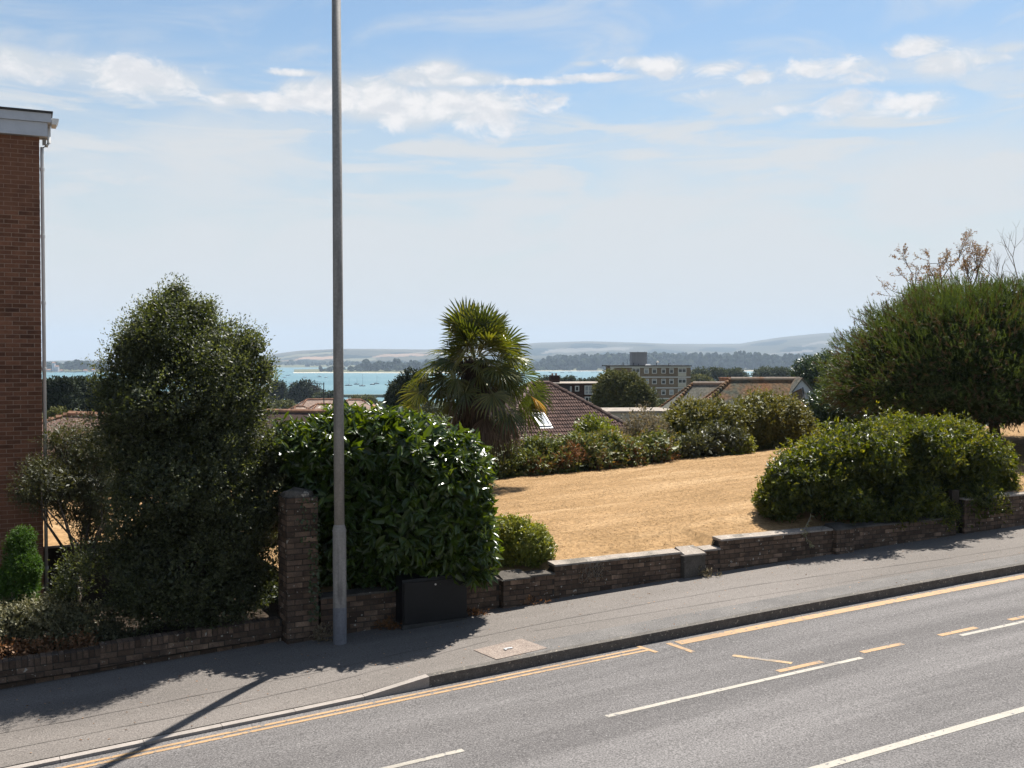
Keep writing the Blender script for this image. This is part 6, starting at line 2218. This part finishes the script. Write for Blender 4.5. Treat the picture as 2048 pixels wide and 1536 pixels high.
for k, (px, py, rx, rz, Y, lb) in enumerate(((1398, 750, 16, 12, 400, 'grey-green tree touching the right side of the block of flats'), (1432, 748, 17, 11, 405, 'rounded grey-green tree above the chimney'),
                                            (1470, 749, 22, 9, 410, 'low grey-green tree right of the chimney'), (1535, 748, 26, 9, 415, 'wide pale green tree behind the orange ridge'), (1562, 747, 18, 8, 415, 'pale green tree touching the dark evergreen oak'),
                                            (1402, 765, 18, 8, 300, 'lower brownish tree between the flats and the grey-green roof'))):
    tree(lb, Y, [(px, py, rx, rz), (px - rx * .5, py + 3, rx * .6, rz * .8), (px + rx * .5, py + 4, rx * .6, rz * .8)], 420, 7, .8, ['far', 'far', 'far', 'far', 'far', 'far_olive'][k], 220 + k, 'shore_tree', r0=.3, tint=lambda P: .15 + 0 * P[:, 0])
for k, (px, py, rx, rz, lb) in enumerate(((1140, 762, 9, 7, 'round little tree behind the red-brown block by its chimney'), (1124, 764, 6, 4, 'tiny tree at the right edge of the chimney'), (1165, 765, 12, 4, 'low shrubs behind the red-brown block'),
                                         (1185, 763, 10, 5, 'little tree at the right end of the red-brown block'), (1092, 762, 16, 6, 'low tree behind the bungalow ridge and palm'))):
    tree(lb, 300, [(px, py, rx, rz), (px + rx * .4, py + 1, rx * .7, rz * .8)], 160, 6, .55, 'far', 240 + k, 'shore_tree', r0=.25)
# general scrub and gardens between the houses
P_, n_ = [], 5200
gy_ = 34 + 560 * rng.random(n_) ** 1.9
gx_ = (rng.random(n_) - .5) * gy_ * 1.25
gz_ = terrain(gx_, gy_)
keep = ~((np.abs(gx_ / gy_ - (1100 - CX) / FPX) < .12) & (gy_ > 44) & (gy_ < 64))
gx_, gy_, gz_ = gx_[keep], gy_[keep], gz_[keep]
pts = [(x, y, z + .5 * r_, r_, .8, rd) for x, y, z, r_, rd in zip(gx_, gy_, gz_, .5 + gy_ * .0055 + rng.random(len(gx_)) * .9, rng.random(len(gx_)))]
tag(solo('scrub', wood('scrub', pts, LF['far']), kind='stuff'))

# ------------------------------------------------------------------ boats
M['hull_white'] = surf('white_hull', [(0.72, 0.72, 0.72), (0.80, 0.80, 0.80)], 1, 0.4, 0.4)
M['hull_dark'] = surf('dark_hull', [(0.05, 0.06, 0.08), (0.08, 0.09, 0.11)], 1, 0.4, 0.4)
M['spar'] = surf('spar', [(0.16, 0.16, 0.17), (0.22, 0.22, 0.23)], 1, 0.4, 0.4)


def boat_meshes(Lh, beam, mast, hullm):
    st = [(-.5, .30), (-.25, .48), (.1, .5), (.35, .3), (.5, .02)]
    V = []
    for x, w in st:
        V += [(x * Lh, -w * beam, .9 * (1 + .25 * max(x, 0))), (x * Lh, w * beam, .9 * (1 + .25 * max(x, 0))), (x * Lh * .94, w * beam * .5, -.25), (x * Lh * .94, -w * beam * .5, -.25)]
    Q = []
    for i in range(4):
        b_ = i * 4
        Q += [(b_, b_ + 4, b_ + 5, b_ + 1), (b_ + 1, b_ + 5, b_ + 6, b_ + 2), (b_ + 2, b_ + 6, b_ + 7, b_ + 3), (b_ + 3, b_ + 7, b_ + 4, b_)]
    Q += [(0, 1, 2, 3), (16, 19, 18, 17)]
    h = MB().add(V, Q).mesh('hull', hullm)
    c = MB()
    c.hexa([(-.18 * Lh, -.28 * beam, .93), (.2 * Lh, -.24 * beam, .95), (.2 * Lh, .24 * beam, .95), (-.18 * Lh, .28 * beam, .93),
            (-.15 * Lh, -.22 * beam, 1.4), (.12 * Lh, -.18 * beam, 1.35), (.12 * Lh, .18 * beam, 1.35), (-.15 * Lh, .22 * beam, 1.4)])
    c = c.mesh('cabin', M['hull_white'])
    ms = None
    if mast:
        ms = MB()
        ms.tube([(.08 * Lh, 0, .9), (.08 * Lh, 0, mast)], [.16, .11], 5)
        ms.tube([(.06 * Lh, 0, 1.9), (-.40 * Lh, 0, 2.0)], [.17, .14], 5)
        ms = ms.mesh('mast', M['spar'])
    return h, c, ms


_bm = {}


def boat(px, py, mast_px, label, group=None, dark=True, Lh=None, rz=None):
    Y = CAMZ * FPX / (py - HOR)
    mast = mast_px * Y / FPX
    Lh = Lh or 8.0
    key = (round(Lh, 1), round(mast), dark)
    if key not in _bm: _bm[key] = boat_meshes(Lh, 2.6, mast, M['hull_dark'] if dark else M['hull_white'])
    P = at(px, py, Y)
    t = thing('sailing_boat' if mast else 'motor_boat', [P[0], P[1], 0], label, 'boat', group)
    t.rotation_euler = (0, 0, rz if rz is not None else random.uniform(-.5, .5))
    for nm, me in zip(('hull', 'cabin', 'mast'), _bm[key]):
        if me is None: continue
        o = bpy.data.objects.new(nm, me)
        o.parent = t
        col.objects.link(o)
    return t


boat(724.5, 772.5, 25, 'dark sailing yacht with the tallest mast, nearest on the water right of the lamp post', Lh=8)
boat(745, 769.5, 0, 'dark hull without a mast moored just right of the tallest yacht', Lh=7)
boat(753, 768, 17, 'dark yacht with a mast behind the mastless hull right of the lamp post', Lh=7)
boat(713, 769, 12, 'small dark yacht between the lamp post and the tallest yacht', Lh=7)
boat(697, 771.5, 15, 'yacht half hidden by the right edge of the lamp post', Lh=9)
boat(583, 768, 10, 'white yacht above the gap between the two shoreline trees', dark=False)
boat(614, 766, 9, 'yacht with its mast above the wider shoreline tree', dark=True)
boat(609, 755, 0, 'white motor boat in mid water left of the aerial mast', dark=False)
boat(639, 754, 7, 'dark little yacht directly above the aerial mast', Lh=7)
boat(652, 755.5, 0, 'pale little boat right of the boat above the aerial mast', dark=False, Lh=7)
boat(576, 751, 0, 'dark broad boat in front of the spit tip', Lh=9)
boat(569, 755.5, 0, 'pale boat just below the broad dark one', dark=False, Lh=7)
boat(565, 743.5, 0, 'dark boat far off between the tall evergreen and the spit', Lh=11)
boat(534, 748, 0, 'dark small boat beside the right edge of the tall evergreen', Lh=9)
boat(531, 765, 5, 'yacht half hidden by the right edge of the tall evergreen', dark=True, Lh=7)
for k, (px, py, mk, dk) in enumerate(((1101, 745, 0, 1), (1124.5, 745.5, 0, 1), (1140, 744.8, 6, 1), (1185.6, 744.5, 0, 1), (1195, 744.5, 0, 1), (1212, 744.2, 0, 1), (1160, 744, 4, 0), (1110, 748, 0, 0))):
    boat(px, py, mk, 'small boat on the far line of moorings under the wooded island', 'boats moored under the wooded island', bool(dk), Lh=10)
boat(1151, 753.5, 0, 'dark boat in the middle of the strip of water above the red-brown block', Lh=8)
boat(1143.5, 753.5, 0, 'paler boat beside the dark one in the strip of water above the red-brown block', dark=False, Lh=7)
for k, (px, py, mk) in enumerate(((142, 745, 6), (163, 743.5, 5), (184, 744, 5), (132, 746, 3), (120, 745, 4), (150, 745.5, 4), (174, 744.5, 5), (104, 746, 3), (112, 744.5, 4), (156, 744, 5), (195, 745, 4), (206, 746, 3))):
    boat(px, py, mk, 'little white boat moored along the far headland shore on the left', 'boats moored along the headland', False, Lh=9)
for k, (px, py, mk) in enumerate(((129.5, 753.5, 3), (190.6, 751.6, 4), (177.6, 759, 0), (99, 752, 0), (200, 757, 4), (160, 754, 3))):
    boat(px, py, mk, 'small boat out on the water in front of the far headland', 'boats on the water left', k % 2 == 0, Lh=8)
boat(130, 765, 0, 'big white motor boat just above the dark pines on the left', dark=False, Lh=13, rz=.1)
# white waterside houses on the headland
for k, (px, py, w, h) in enumerate(((97, 740, 9, 6), (113, 733, 6, 5), (106, 726, 5, 3), (170, 741, 7, 4), (186, 740, 6, 4), (122, 741, 6, 4))):
    Y = 2575
    P = at(px, py, Y)
    t = thing('shore_house', [P[0], P[1], 1], 'tiny pale house among the trees of the far headland', 'house', 'houses on the headland')
    s = Y / FPX
    mb = MB(); mb.box([P[0] - w * s / 2, P[1], 0], [w * s, 0, 0], [0, 8, 0], Z3 * (P[2]))
    part('wall', mb.mesh('wall', M['white_board']), t)
    mb = MB()
    a0, a1 = np.array([P[0] - w * s / 2 - .5, P[1] - .5, P[2]]), np.array([P[0] + w * s / 2 + .5, P[1] - .5, P[2]])
    mb.add([a0, a1, a1 + [0, 9, 0], a0 + [0, 9, 0], (a0 + [0, 9, 0] + a0) / 2 + Z3 * 2.5, (a1 + [0, 9, 0] + a1) / 2 + Z3 * 2.5], [(0, 1, 5, 4), (2, 3, 4, 5)], [(0, 4, 3), (1, 2, 5)])
    part('roof', mb.mesh('roof', M['terracotta']), t)

# ------------------------------------------------------------------ small things along the wall foot
def weed(label, px, v, n, L, lf, seed, name='weed', h=.12, w=.16):
    u = u_of(px, v)
    b_ = pw(u, v, zpav(u, v))
    t = thing(name, b_, label, 'weed', None)
    foliage('leaves', t, [(*(b_ + Z3 * h * .5), w, .07, h)], n, 5, L, L * .35, LF[lf], seed, shell=.9, noise=.3, nscale=6, twig=.08, up=.6, cull=0, inner=0, kind=None)
    return t


weed('dry weeds at the right foot of the rendered pier', 1412, 15.42, 40, .06, 'greytwig', 301, w=.30, h=.08)
weed('brown weeds growing at the foot of the brick pier by the cabinet', 1062, 15.48, 40, .05, 'fern', 302, w=.34, h=.07)
weed('dead leaves and weeds heaped against the wall left of the cabinet', 775, 15.45, 60, .06, 'fern', 303, w=.25, h=.12)
weed('dry plant in the shade between the pillar and the lamp post', 645, 15.45, 60, .07, 'greytwig', 304, w=.22, h=.14)
weed('small leaf litter by the right side of the cabinet', 950, 15.40, 50, .05, 'fern', 305, w=.22, h=.05)
# dead climber hanging on the low wall
t = thing('dead_climber', pw(u_of(1190, 15.55), 15.55, CAMZ - 3.8), 'wispy dead climber hanging on the low wall below the lawn', 'climber')
mb = MB()
rg = np.random.default_rng(9)
tips = []
for k in range(26):
    u0 = u_of(1190, 15.5) + rg.normal(0, .12)
    p_ = [pw(u0, WV - .012, CAMZ - 3.56)]
    for s in range(5):
        p_.append(p_[-1] + U3 * rg.normal(.0, .045) - Z3 * rg.uniform(.03, .085) - V3 * rg.uniform(-.004, .008))
    mb.tube(p_, [.0035] * 6, 3, cap=False)
    tips += p_[2:]
part('stems', mb.mesh('stems', M['pale_bark']), t)
tips = np.array(tips)
part('withered_leaves', leaf_mesh('withered_leaves', tips, unit(rg.normal(size=tips.shape)), unit(rg.normal(size=tips.shape)), np.full(len(tips), .028), .018, rg.random(len(tips)), LF['autumn']), t, kind='stuff')
# fallen leaves and crumbs on the pavement and in the gutter
n = 700
u = rng.uniform(-2, 22, n)
v = np.where(rng.random(n) < .55, 15.5 - rng.random(n) ** 2 * .8, KV + .15 + rng.random(n) * 1.8)
X, Yy = xy(u, v)
Z = zroad(u) + pav_up(u, v) + .006
tag(solo('fallen_leaves', leaf_mesh('fallen_leaves', np.stack([X, Yy, Z], -1), unit(np.stack([rng.normal(size=n), rng.normal(size=n), 0.1 * rng.random(n)], -1)),
                                    unit(rng.normal(size=(n, 3)) * .3 + [0, 0, 1]), .035 * rng.uniform(.5, 1.3, n), .018, rng.random(n), LF['russet']), kind='stuff'))

# ------------------------------------------------------------------ summer haze: one closed box of thin air round everything
mh, q, out = newmat('haze')
vol = q.n('ShaderNodeVolumePrincipled')
vol.inputs['Color'].default_value = (0.61, 0.76, 0.94, 1)
vol.inputs['Density'].default_value = HAZE
vol.inputs['Anisotropy'].default_value = 0.0
q.nt.links.new(vol.outputs[0], out.inputs['Volume'])
mb = MB()
mb.box([-12000, -80, -5.5], [24000, 0, 0], [0, 12200, 0], [0, 0, 360])
hz_o = struct('haze', mb.mesh('haze', mh), 'stuff')
